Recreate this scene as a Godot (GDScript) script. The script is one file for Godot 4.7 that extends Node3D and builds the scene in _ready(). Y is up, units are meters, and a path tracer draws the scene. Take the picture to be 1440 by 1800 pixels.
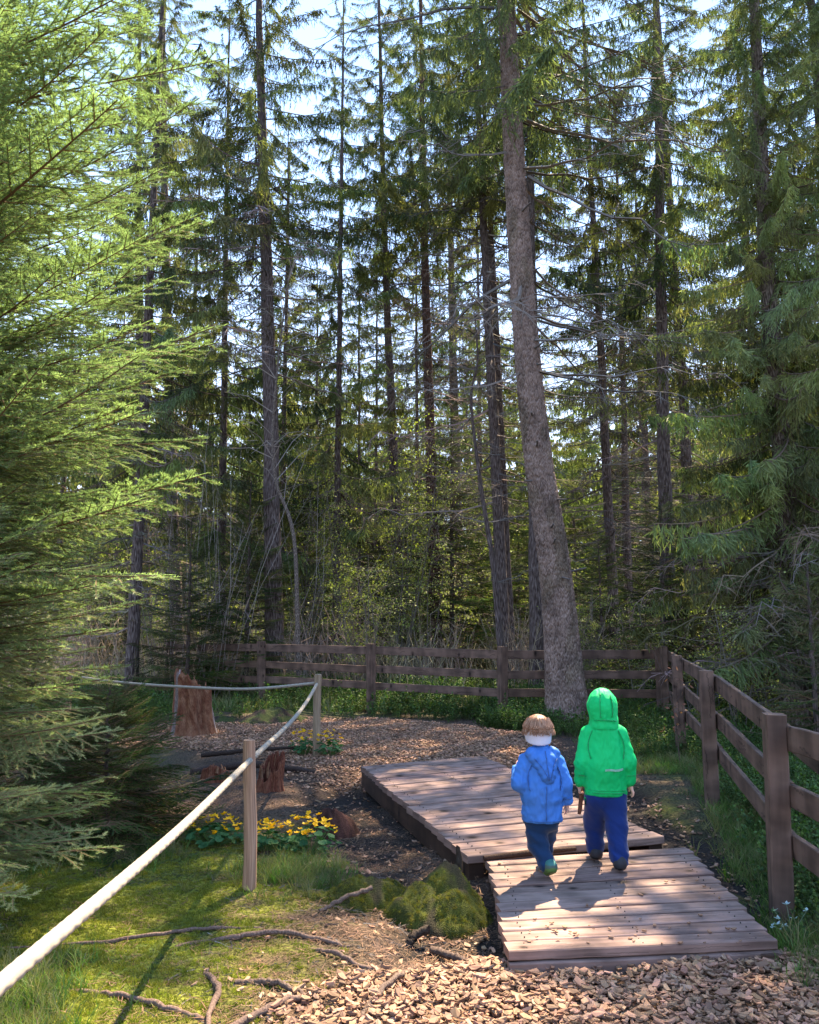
extends Node3D


func _ready() -> void:
	# camera, sky, sun, exposure
	var cam := Camera3D.new()
	cam.name = "camera"
	cam.fov = 63.4
	cam.near = 0.05
	cam.far = 600.0
	cam.position = Vector3(0, 1.65, 0)
	cam.rotation_degrees = Vector3(7.24, 0, 0)
	add_child(cam)
	cam.current = true
	var sky := ProceduralSkyMaterial.new()
	sky.sky_top_color = lin(0.068, 0.115, 0.215)
	sky.sky_horizon_color = lin(0.19, 0.205, 0.235)
	sky.sky_curve = 0.22
	sky.sky_energy_multiplier = 1.5
	sky.ground_bottom_color = Color(0.2, 0.19, 0.14)
	sky.ground_horizon_color = Color(0.45, 0.47, 0.42)
	sky.sun_angle_max = 32.0
	sky.sun_curve = 0.12
	var env := Environment.new()
	env.background_mode = Environment.BG_SKY
	env.sky = Sky.new()
	env.sky.sky_material = sky
	env.tonemap_mode = Environment.TONE_MAPPER_LINEAR
	env.tonemap_exposure = 5.1
	env.sdfgi_enabled = true
	env.ssao_enabled = true
	env.ssil_enabled = true
	var we := WorldEnvironment.new()
	we.environment = env
	we.name = "environment"
	add_child(we)
	var sun := DirectionalLight3D.new()
	sun.name = "sun"
	sun.light_energy = 1.6
	sun.light_color = Color(1.0, 0.92, 0.79)
	sun.light_angular_distance = 0.5
	sun.shadow_enabled = true
	add_child(sun)
	var az := deg_to_rad(26.5)
	var el := deg_to_rad(54.0)
	sun.look_at_from_position(Vector3(sin(az) * cos(el), sin(el), -cos(az) * cos(el)), Vector3.ZERO)

	N1.seed = 5
	N2.seed = 6
	N3.seed = 7
	for q in [N1, N2, N3]:
		q.frequency = 0.1
		q.fractal_octaves = 3
	R.seed = 1
	build_materials()
	build_shapes()
	build_ground()
	build_trees()
	build_boardwalk()
	fence("dark brown fence of three rails running across behind the wood chip path", [Vector3(3.9, 0, -13.05), Vector3(1.47, 0, -13.4), Vector3(-0.66, 0, -14.6), Vector3(-2.8, 0, -15.95), Vector3(-4.95, 0, -17.3)], Vector3(-0.5, 0, -0.86).normalized())
	fence("dark brown fence of three rails along the right side of the boardwalk", [Vector3(1.72, 0, -2.4), Vector3(2.11, 0, -4.95), Vector3(2.645, 0, -7.5), Vector3(3.22, 0, -10.1), Vector3(3.88, 0, -12.85)], Vector3(0.975, 0, 0.215).normalized(), true)
	build_rope()
	build_green_child()
	build_blue_child()
	build_details()
	build_chips()
	build_undergrowth()


func build_big_trunk() -> void:
	# the leaning spruce in front of the fence, its bark as real relief
	var foot := Vector3(2.4, gh(2.4, -13.0) - 0.12, -12.95)
	var o := thing("spruce", "thick leaning spruce trunk with scaly grey pink bark in front of the fence", "tree", foot)
	var path := spline([Vector3(0.03, 0, 0), Vector3(-0.12, 2.4, 0), Vector3(-0.36, 4.3, 0.0), Vector3(-0.51, 6.2, -0.02), Vector3(-0.64, 9.1, -0.05), Vector3(-0.74, 12.3, -0.08), Vector3(-0.9, 15.5, -0.1), Vector3(-1.0, 18.5, -0.1)], 1100)
	var rad := PackedFloat32Array()
	for p in path:
		rad.append(0.232 * pow(maxf(0.0, 1.0 - p.y / 19.5), 0.5) + 0.13 * exp(-p.y * 1.5) + 0.055 * exp(-p.y * 0.28))
	var cells := FastNoiseLite.new()
	cells.noise_type = FastNoiseLite.TYPE_CELLULAR
	cells.cellular_return_type = FastNoiseLite.RETURN_DISTANCE2_SUB
	cells.frequency = 0.1
	cells.seed = 4
	cells.domain_warp_enabled = true
	cells.domain_warp_amplitude = 7.0
	cells.domain_warp_frequency = 0.04
	var crack := []
	var mb := MB.new()
	mb.tube(path, rad, 110, Color.WHITE, 1.0, 4.0, func(a, l, r):
		if l > 14.0:
			crack.append(1.0)
			return r
		var q := Vector3(cos(a) * r * 135.0, l * 70.0, sin(a) * r * 135.0)
		var c := cells.get_noise_3dv(q)
		crack.append(smoothstep(-0.99, -0.82, c))
		return r * (1.0 + 0.035 * sin(a * 4 + 0.6) * exp(-l * 0.8) * 2.0 + 0.02 * N2.get_noise_3d(cos(a) * 12, l * 9, sin(a) * 12)) + 0.02 * smoothstep(-0.99, -0.65, c) + 0.006 * N1.get_noise_3dv(q * 1.7) - 0.012)
	# normals and colour follow the relief
	var sides := 111
	for i in mb.v.size():
		var ring := i / sides
		var j := i % sides
		var l := mb.v[ring * sides + (j - 1 if j > 0 else sides - 2)]
		var r := mb.v[ring * sides + (j + 1 if j < sides - 1 else 1)]
		var u := mb.v[mini(ring + 1, 1099) * sides + j]
		var d := mb.v[maxi(ring - 1, 0) * sides + j]
		var nn := (u - d).cross(r - l).normalized()
		mb.n[i] = nn if nn.dot(mb.n[i]) > 0.0 else -nn
		var p := mb.v[i]
		var k := N1.get_noise_3d(p.x * 50, p.y * 22, p.z * 50)
		var f: float = (0.85 + 0.5 * k) * lerpf(0.35, 1.05, crack[i])
		mb.c[i] = Color(f * 1.0, f * 0.98, f * 0.97).lerp(Color(0.5, 0.55, 0.4) * f, smoothstep(0.1, 0.5, N2.get_noise_3d(p.x * 20, p.y * 8, p.z * 20)) * 0.5)
	obj("trunk", mb.mesh(M.bark_big), o)
	R.seed = 40
	var sets := [[], [], [], [], []]
	for i in 46:
		var y := lerpf(5.2, 13.5, pow(R.randf(), 0.8))
		var a := rr(-0.9, 0.9) if R.randf() < 0.72 else rr(1.4, 4.8)
		var k := R.randi_range(0, 4)
		var c := path[int(y / 18.6 * 1099)]
		var s := rr(0.7, 1.9)
		sets[k].append(Transform3D((Basis(Vector3.UP, a) * Basis(Vector3.BACK, rr(-0.35, 0.1))).scaled(Vector3(s, s, s)), c + Vector3(cos(a), 0, -sin(a)) * 0.2))
	for k in 5:
		fill("dead_branch" if k == 0 else "dead_branch_%03d" % k, shapes.dead[k], sets[k], [], o)
	var live := [[], [], [], []]
	for i in 70:
		var y := lerpf(10.2, 18.2, (i + R.randf()) / 70.0)
		var a := i * 2.4
		var s := lerpf(1.05, 0.25, (y - 10.0) / 8.5) * rr(0.7, 1.2)
		live[i % 4].append(Transform3D((Basis(Vector3.UP, a) * Basis(Vector3.BACK, rr(-0.3, 0.15))).scaled(Vector3(s, s, s)), path[int(y / 18.6 * 1099)]))
	for k in 4:
		fill("crown" if k == 0 else "crown_%03d" % k, shapes.live[k], live[k], [], o)
	# short snapped stubs
	for i in 14:
		var y := rr(2.0, 9.0)
		var a := rr(-2.6, -0.2)
		var c := path[int(y / 18.6 * 1099)]
		var d := Vector3(cos(a), rr(-0.2, 0.3), -sin(a))
		var s := MB.new()
		s.tube(PackedVector3Array([c + d * 0.15, c + d * rr(0.3, 0.5)]), PackedFloat32Array([0.02, 0.012]), 6, Color(0.12, 0.1, 0.09), 1.0, 1.0, null, true)
		obj("stub", s.mesh(M.deadwood), o)


func build_conifer(foot: Vector3, label: String, sd: int, big: float) -> void:
	var o := thing("fir", label, "tree", foot)
	o.scale = Vector3.ONE * big
	R.seed = sd
	var pts := PackedVector3Array()
	var rad := PackedFloat32Array()
	for i in 30:
		pts.append(Vector3(rr(-0.01, 0.01), i * 0.225, rr(-0.01, 0.01)))
		rad.append(0.095 * (1.0 - i / 31.0) + 0.008)
	obj("trunk", trunk_mesh(pts, rad, 12, M.bark), o)
	var n := 0
	for i in 300:
		var y := 0.18 + 6.1 * (i + R.randf()) / 195.0
		if i >= 195:
			y = rr(0.35, 3.0)
		var a := i * 2.399 + rr(-0.3, 0.3)
		if R.randf() < 0.35 or i >= 195:
			a = rr(-1.7, 0.6)
		if y > 2.0 and absf(wrapf(a - 1.1, -PI, PI)) < 0.75 and R.randf() < 0.65:
			continue
		var reach := 1.85 if y > 2.0 else lerpf(1.25, 1.5, y / 1.6) if y < 1.6 else 1.7
		if y > 5.2:
			reach = lerpf(1.75, 0.6, (y - 5.2) / 1.2)
		reach *= rr(0.72, 1.12)
		var k := R.randi_range(0, 5)
		var base: float = [1.7, 1.5, 1.8, 1.35, 1.6, 1.1][k]
		var s := reach / base
		var tilt := lerpf(-0.12, 0.42, clampf(y / 6.0, 0, 1)) + rr(-0.14, 0.14)
		var b := Basis(Vector3.UP, a) * Basis(Vector3.BACK, tilt) * Basis(Vector3.RIGHT, rr(-0.35, 0.35))
		var br := obj("branch", shapes.fir[k], o)
		br.transform = Transform3D(b.scaled(Vector3(s, s, s)), Vector3(0, y, 0))


func build_trees() -> void:
	build_conifer(Vector3(-3.0, gh(-3.0, -4.45), -4.45), "sunlit yellow green conifer filling the left edge of the view", 21, 1.0)
	build_conifer(Vector3(-5.5, gh(-5.5, -8.6), -8.6), "second green conifer just behind the sunlit one at the left edge", 22, 1.35)
	build_big_trunk()
	# the stems one can tell apart, left to right
	var list := [
		{"x": -2.79, "z": -17.5, "knots": [[-3.019, 6.36], [-3.283, 11.6], [-3.482, 15.8]], "r": 0.215, "top": 20.5, "live": 10.2, "bare": 7.0, "reach": 1.25, "many": 98, "dead": 68, "dead_size": 1.1, "label": "tall straight spruce with bluish grey bark left of the middle", "bark": M.bark},
		{"x": -6.56, "z": -24.0, "knots": [[-7.02, 6.39], [-7.64, 17.2]], "r": 0.2, "top": 27.0, "live": 9.0, "bare": 3.0, "reach": 1.3, "many": 114, "dead": 60, "label": "spruce stem standing just right of the sunlit conifer", "bark": M.bark_pale},
		{"x": -8.43, "z": -27.0, "knots": [[-8.87, 7.36], [-9.3, 14.9]], "r": 0.2, "top": 27.0, "live": 7.0, "bare": 4.0, "reach": 1.4, "many": 125, "dead": 40, "label": "dark spruce stem at the tips of the sunlit conifer, furthest left", "bark": M.bark},
		{"x": -0.194, "z": -24.0, "knots": [[-0.504, 7.07], [-0.783, 13.8]], "r": 0.165, "top": 24.0, "live": 11.5, "bare": 2.5, "reach": 1.2, "many": 109, "dead": 93, "label": "slim dark spruce stem behind the second fence post", "bark": M.bark},
		{"x": 0.742, "z": -22.0, "knots": [[0.568, 6.0], [0.4, 13.3]], "r": 0.18, "top": 23.0, "live": 12.5, "bare": 2.0, "reach": 1.25, "many": 104, "dead": 145, "dead_size": 1.0, "label": "reddish brown spruce stem with many dry side twigs", "bark": M.bark_red},
		{"x": 2.175, "z": -19.0, "knots": [[2.051, 4.06], [1.839, 9.56], [1.667, 15.5]], "r": 0.155, "top": 21.0, "live": 11.8, "bare": 4.0, "reach": 1.2, "many": 88, "dead": 89, "dead_size": 1.2, "label": "left stem of the close pair behind the fence", "bark": M.bark},
		{"x": 2.38, "z": -19.6, "knots": [[2.251, 4.14], [2.079, 9.8], [1.906, 14.3]], "r": 0.125, "top": 20.0, "live": 11.5, "bare": 4.0, "reach": 1.1, "many": 62, "dead": 48, "label": "right thinner stem of the close pair behind the fence", "bark": M.bark},
		{"x": 2.665, "z": -17.5, "knots": [[2.675, 4.5], [2.7, 10.0]], "r": 0.17, "top": 19.5, "live": 12.0, "bare": 6.0, "reach": 1.15, "many": 72, "dead": 40, "label": "grey stem half hidden behind the thick leaning trunk", "bark": M.bark},
		{"x": 5.415, "z": -22.0, "knots": [[5.33, 4.45], [5.24, 9.2], [5.107, 14.2]], "r": 0.155, "top": 22.0, "live": 10.5, "bare": 3.0, "reach": 1.15, "many": 88, "dead": 101, "dead_size": 1.15, "label": "slim dark stem with twigs right of the leaning trunk", "bark": M.bark},
		{"x": 6.317, "z": -24.0, "knots": [[6.34, 5.54], [6.37, 10.7]], "r": 0.12, "top": 20.0, "live": 8.0, "bare": 2.0, "reach": 1.0, "many": 72, "dead": 121, "label": "thinnest dark stem right of the leaning trunk", "bark": M.bark},
		{"x": 5.298, "z": -17.2, "knots": [[5.39, 6.28], [5.525, 12.1]], "r": 0.175, "top": 20.5, "live": 8.5, "bare": 3.5, "reach": 1.1, "many": 98, "dead": 60, "label": "dark spruce stem rising behind the fence corner", "bark": M.bark, "shade": 0.9},
		{"x": 6.514, "z": -19.5, "knots": [[6.63, 6.2], [6.54, 9.0]], "r": 0.16, "top": 21.5, "live": 7.0, "bare": 3.5, "reach": 1.2, "many": 93, "dead": 81, "label": "dark spruce stem just right of the one at the fence corner", "bark": M.bark},
		{"x": 5.58, "z": -12.3, "knots": [[5.64, 3.64], [5.555, 6.77], [5.58, 10.6]], "r": 0.19, "top": 16.5, "live": 1.7, "bare": 0.6, "reach": 1.0, "many": 430, "dead": 121, "dead_size": 0.9, "tilt": -0.35, "label": "large spruce with hanging grey green branches at the right edge", "bark": M.bark_pale, "shade": 1.4},
		{"x": 7.3, "z": -13.6, "r": 0.17, "top": 17.0, "live": 1.2, "bare": 0.5, "reach": 1.2, "many": 300, "dead": 81, "tilt": -0.3, "label": "shaded spruce behind the large one at the right edge", "bark": M.bark, "shade": 1.25},
		{"x": 1.627, "z": -28.0, "knots": [[1.608, 5.2], [1.5, 12.0]], "r": 0.22, "top": 24.0, "live": 10.0, "bare": 3.0, "reach": 1.2, "many": 72, "dead": 81, "label": "pale sunlit stem far behind the reddish stem", "bark": M.bark_pale},
		{"x": -1.55, "z": -26.0, "r": 0.07, "top": 15.0, "live": 5.0, "bare": 1.0, "reach": 0.7, "many": 60, "dead": 54, "dead_size": 0.6, "label": "very thin spruce between the tall grey stem and the slim dark one", "bark": M.bark},
		{"x": -1.15, "z": -28.5, "r": 0.08, "top": 16.0, "live": 5.5, "bare": 1.0, "reach": 0.7, "many": 60, "dead": 48, "dead_size": 0.6, "label": "very thin spruce standing left of the slim dark stem", "bark": M.bark},
		{"x": 0.28, "z": -27.0, "r": 0.085, "top": 17.0, "live": 6.5, "bare": 1.0, "reach": 0.75, "many": 60, "dead": 59, "dead_size": 0.6, "label": "thin spruce between the slim dark stem and the reddish one", "bark": M.bark},
		{"x": -3.6, "z": -23.5, "r": 0.09, "top": 17.0, "live": 3.0, "bare": 1.0, "reach": 1.0, "many": 93, "dead": 60, "dead_size": 0.7, "label": "thin bushy spruce just behind the tall grey stem", "bark": M.bark},
		{"x": -4.6, "z": -20.5, "r": 0.12, "top": 18.0, "live": 3.5, "bare": 1.0, "reach": 1.25, "many": 109, "dead": 81, "label": "bushy shaded spruce left of the tall grey stem", "bark": M.bark, "shade": 0.85},
		{"x": -1.9, "z": -21.5, "r": 0.11, "top": 20.0, "live": 4.0, "bare": 1.0, "reach": 1.15, "many": 104, "dead": 72, "label": "bushy spruce right of the tall grey stem", "bark": M.bark},
		{"x": -0.35, "z": -18.6, "r": 0.0, "top": 0.0, "live": 0.0, "reach": 0.0, "many": 0, "label": ""},
		{"x": 3.9, "z": -26.0, "r": 0.12, "top": 19.0, "live": 2.5, "bare": 1.0, "reach": 1.1, "many": 98, "dead": 60, "label": "light green spruce seen right behind the leaning trunk", "bark": M.bark},
		{"x": -5.6, "z": -17.0, "r": 0.13, "top": 19.0, "live": 5.0, "bare": 1.5, "reach": 1.2, "many": 114, "dead": 60, "label": "spruce whose branches show above the tips of the sunlit conifer", "bark": M.bark},
	]
	for s in list:
		if s.r > 0.0:
			spruce("spruce", s)
	# young spruces with branches to the ground
	var small := [
		[-3.35, -17.2, 4.6, 1.35, "dark young spruce beside the foot of the tall grey stem"], [-2.3, -6.5, 1.15, 0.85, "dark shaded young spruce under the sunlit conifer"], [-3.2, -7.2, 1.6, 0.75, "shaded young spruce left of the rotten stump"],
		[4.75, -15.6, 3.9, 1.35, "dark young spruce in front of the fence corner stem"], [5.9, -16.6, 4.6, 1.4, "young spruce between the fence corner and the right edge"], [4.5, -19.6, 3.6, 1.3, "young spruce with level branches right of the leaning trunk"],
		[-4.3, -16.3, 3.6, 1.2, "young spruce behind the left end of the far fence"], [3.3, -21.5, 5.6, 1.3, "young spruce in the gap right of the leaning trunk"], [-0.9, -24.5, 4.2, 1.2, "young spruce low between the thin stems"], [6.6, -11.0, 4.6, 1.2, "young spruce low at the right edge behind the rails"],
		[4.6, -9.6, 2.4, 0.8, "small spruce just behind the right hand rails"],
	]
	for q in small:
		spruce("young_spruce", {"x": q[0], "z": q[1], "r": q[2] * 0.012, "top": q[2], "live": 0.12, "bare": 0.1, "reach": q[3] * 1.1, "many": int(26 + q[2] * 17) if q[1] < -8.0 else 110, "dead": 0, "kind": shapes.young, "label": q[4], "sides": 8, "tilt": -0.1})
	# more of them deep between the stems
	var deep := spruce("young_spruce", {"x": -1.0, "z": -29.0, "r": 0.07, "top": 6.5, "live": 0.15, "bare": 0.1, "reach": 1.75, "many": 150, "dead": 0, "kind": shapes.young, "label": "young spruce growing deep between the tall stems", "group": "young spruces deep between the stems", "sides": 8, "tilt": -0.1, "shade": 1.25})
	R.seed = 46
	for i in 17:
		var z := rr(-32.0, -21.0)
		var p := Vector2((-0.42 + 0.84 * (i + R.randf()) / 17.0) * -z, z)
		var o: Node3D = deep.duplicate()
		o.name = numbered("young_spruce")
		add_child(o, true)
		o.position = Vector3(p.x, gh(p.x, p.y) - 0.05, p.y)
		o.rotation.y = rr(0, TAU)
		o.scale = Vector3.ONE * rr(0.55, 1.3)
	# the deep forest: a few kinds, then copies
	R.seed = 50
	var kinds := []
	for i in 5:
		kinds.append(spruce("forest_spruce", {"x": [-9.0, 9.0, -4.0, 3.0, 11.5][i], "z": [-33.0, -31.0, -36.0, -35.0, -27.0][i], "r": [0.17, 0.16, 0.14, 0.15, 0.18][i], "top": [23.0, 21.0, 18.0, 22.0, 24.0][i], "live": [8.0, 6.5, 4.0, 9.0, 7.0][i], "bare": 1.0, "reach": 1.25, "many": 72, "dead": 40, "kind": shapes.far, "label": "tall spruce standing deep in the forest", "group": "spruces deep in the forest", "bark": M.bark, "sides": 8}))
	var spots := []
	for i in 900:
		if spots.size() >= 38:
			break
		var z := -29.0 - 62.0 * pow(R.randf(), 1.25)
		var x := rr(-0.62, 0.62) * (-z + 2.0)
		var ok := true
		for p in spots:
			if Vector2(p.x - x, (p.y - z) * 0.7).length() < 2.4 + 0.02 * -z:
				ok = false
		for k in kinds:
			if Vector2(k.position.x - x, k.position.z - z).length() < 2.2:
				ok = false
		# the clearing that shows light between the stems right of the leaning trunk
		if x / -z > 0.13 and x / -z < 0.24 and z > -52.0 and R.randf() < 0.85:
			ok = false
		if ok:
			spots.append(Vector2(x, z))
	for p in spots:
		var o: Node3D = kinds[R.randi_range(0, 4)].duplicate()
		o.name = numbered("forest_spruce")
		add_child(o, true)
		o.position = Vector3(p.x, gh(p.x, p.y) - 0.05, p.y)
		o.rotation.y = rr(0, TAU)
		var s := rr(0.75, 1.15)
		o.scale = Vector3(s, s * rr(0.9, 1.1), s)
	# beyond them the trees run together
	var rows := [[], [], []]
	var tints := [[], [], []]
	for i in 430:
		var z := -62.0 - 55.0 * R.randf()
		var x := rr(-0.8, 0.8) * -z
		var tall := rr(19.0, 29.0)
		for k in 26:
			var u := (k + R.randf()) / 26.0
			var sc := lerpf(2.2, 0.5, u) * rr(0.8, 1.2)
			var w := R.randi_range(0, 2)
			rows[w].append(Transform3D((Basis(Vector3.UP, k * 2.4 + i) * Basis(Vector3.BACK, rr(-0.3, 0.1))).scaled(Vector3(sc, sc * 1.5, sc * 1.6)), Vector3(x, gh(x, z) + 0.5 + tall * u, z)))
			var g := rr(0.8, 1.3)
			tints[w].append(Color(g * 1.25, g * 1.2, g * 0.85))
	var wood := thing("far_forest", "distant forest closing the view behind all the stems", "forest")
	wood.set_meta("kind", "stuff")
	for k in 3:
		fill("crowns" if k == 0 else "crowns_%03d" % k, shapes.far[k], rows[k], tints[k], wood)
	build_broadleaf()


func build_broadleaf() -> void:
	# the pale slender bent stem behind the fence
	R.seed = 60
	var o := thing("young_birch", "slender pale bent sapling in front of the tall grey stem", "tree", Vector3(-2.15, gh(-2.15, -16.5), -16.5))
	var path := spline([Vector3(0, 0, 0), Vector3(-0.06, 1.6, 0), Vector3(-0.14, 3.06, 0), Vector3(-0.3, 3.75, 0), Vector3(-0.54, 4.32, 0), Vector3(-0.62, 5.4, 0.05), Vector3(-0.5, 7.2, 0.1), Vector3(-0.3, 9.0, 0.1)], 40)
	var rad := PackedFloat32Array()
	for i in 40:
		rad.append(lerpf(0.055, 0.01, i / 39.0))
	var mb := MB.new()
	mb.tube(path, rad, 9, Color(1.0, 1.0, 1.0), 0.4, 1.0)
	obj("trunk", mb.mesh(M.bark_pale), o)
	mb = MB.new()
	for i in 26:
		var k := R.randi_range(16, 38)
		var p := path[k]
		var d := Vector3(rr(-1, 1), rr(0.1, 0.8), rr(-0.6, 0.6)).normalized() * rr(0.5, 1.7)
		mb.twig(PackedVector3Array([p, p + d * 0.5 + Vector3(0, 0.12, 0), p + d]), 0.012, 0.004, Color(0.24, 0.2, 0.17))
		for s in 4:
			var q := p + d * rr(0.3, 0.95)
			mb.twig(PackedVector3Array([q, q + Vector3(rr(-1, 1), rr(-0.1, 0.8), rr(-1, 1)).normalized() * rr(0.2, 0.6)]), 0.005, 0.003, Color(0.24, 0.2, 0.17))
	obj("twigs", mb.mesh(M.twig), o)
	# the thin dark leaning stem in front of the pair
	o = thing("leaning_stem", "thin dark crooked stem leaning left in front of the close pair", "tree", Vector3(1.783, gh(1.783, -15.8), -15.8))
	path = spline([Vector3(0, 0, 0), Vector3(-0.18, 2.56, 0), Vector3(-0.41, 4.2, 0), Vector3(-0.58, 5.9, 0), Vector3(-0.45, 6.6, 0.1), Vector3(-0.5, 7.6, 0.1)], 34)
	rad = PackedFloat32Array()
	for i in 34:
		rad.append(lerpf(0.07, 0.014, i / 33.0))
	obj("trunk", trunk_mesh(path, rad, 9, M.bark), o)
	var sets := []
	for i in 22:
		var k := R.randi_range(8, 33)
		var s := rr(0.35, 0.85)
		sets.append(Transform3D((Basis(Vector3.UP, rr(0, TAU)) * Basis(Vector3.BACK, rr(0.0, 0.7))).scaled(Vector3(s, s, s)), path[k]))
	fill("dead_branch", shapes.dead[1], sets, [], o)
	# bare grey shrubs, all upright twigs
	var tall_brush := brush(74, 5.2, Color(0.26, 0.22, 0.19))
	var bare := [[-3.75, -16.6, 1.0, "bare grey shrub of upright twigs left of the tall grey stem"], [-4.7, -17.2, 1.15, "larger bare grey shrub near the tips of the sunlit conifer"], [-2.4, -17.6, 0.9, "bare grey shrub right behind the pale bent sapling"], [5.9, -14.2, 0.6, "bare thin shrub leaning over the right hand rails"]]
	for q in bare:
		var bs := obj("bare_shrub", tall_brush)
		tag(bs, q[3], "shrub")
		bs.position = Vector3(q[0], gh(q[0], q[1]) - 0.02, q[1])
		bs.rotation.y = q[0] * 3.0
		bs.scale = Vector3.ONE * q[2]
	# shrubs with young yellow green leaves, one by one
	var n := 0
	var where := [[-1.2, -20.0, 5.5], [-0.4, -19.3, 6.5], [0.35, -19.8, 5.0], [-2.9, -20.6, 5.5], [1.1, -24.5, 6.0], [-4.2, -19.0, 4.6], [3.6, -17.5, 2.4], [4.2, -24.0, 5.0], [3.3, -30.0, 7.0], [5.0, -33.0, 8.0], [-0.9, -17.2, 3.0], [-6.0, -19.5, 4.0], [3.9, -14.4, 2.0], [4.6, -11.8, 2.2], [7.0, -29.0, 6.0], [-2.0, -31.0, 8.0], [0.2, -33.0, 8.0], [6.0, -38.0, 9.0], [3.2, -40.0, 9.0]]
	var says := ["tall thin shrub with yellow green leaves right of the pale sapling", "tall leafy shrub in the gap left of the slim dark stem", "leafy shrub between the slim dark and the reddish stem", "leafy shrub behind the tall grey stem", "leafy shrub behind the reddish stem", "leafy shrub left of the tall grey stem", "low leafy shrub behind the rails right of the leaning trunk", "leafy sapling in the bright gap right of the leaning trunk", "sunlit leafy tree in the gap, behind the slim dark stem", "sunlit leafy tree far back in the bright gap", "low leafy shrub behind the second fence bay", "leafy shrub beyond the rotten stump", "leafy twigs over the rails beside the fence corner", "thin leafy shrub behind the right hand fence", "leafy tree far behind the right hand stems", "far leafy tree left of the slim dark stem", "far leafy tree between the thin stems", "farthest leafy tree in the bright gap", "far pale green tree directly behind the leaning trunk"]
	for q in where:
		R.seed = 600 + n
		o = thing("leafy_shrub", says[n], "shrub", Vector3(q[0], gh(q[0], q[1]), q[1]))
		var stems := MB.new()
		var tr := [[], [], []]
		var tall: float = q[2]
		for i in 4 if tall > 3.0 else 5:
			var e := Vector3(rr(-0.22, 0.22) * tall, tall * rr(0.7, 1.0), rr(-0.22, 0.22) * tall)
			var m := e * 0.5 + Vector3(rr(-0.2, 0.2), 0, rr(-0.2, 0.2))
			stems.twig(PackedVector3Array([Vector3(e.x * 0.15, 0, e.z * 0.15), m, e]), 0.006 + tall * 0.0035, 0.005, Color(0.13, 0.11, 0.09))
			for s in int(tall * 5.5) + 6:
				var u := rr(0.2, 1.0)
				var p := m.lerp(e, u * 2 - 1) if u > 0.5 else (m * u * 2)
				var sc := rr(0.6, 1.2) * (0.7 + tall * 0.07)
				tr[R.randi_range(0, 2)].append(Transform3D((Basis(Vector3.UP, rr(0, TAU)) * Basis(Vector3.BACK, rr(-0.4, 0.5))).scaled(Vector3(sc, sc, sc)), p))
		obj("stems", stems.mesh(M.twig), o)
		for k in 3:
			fill("leaves" if k == 0 else "leaves_%03d" % k, shapes.spray[k], tr[k], [], o)
		n += 1


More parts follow.
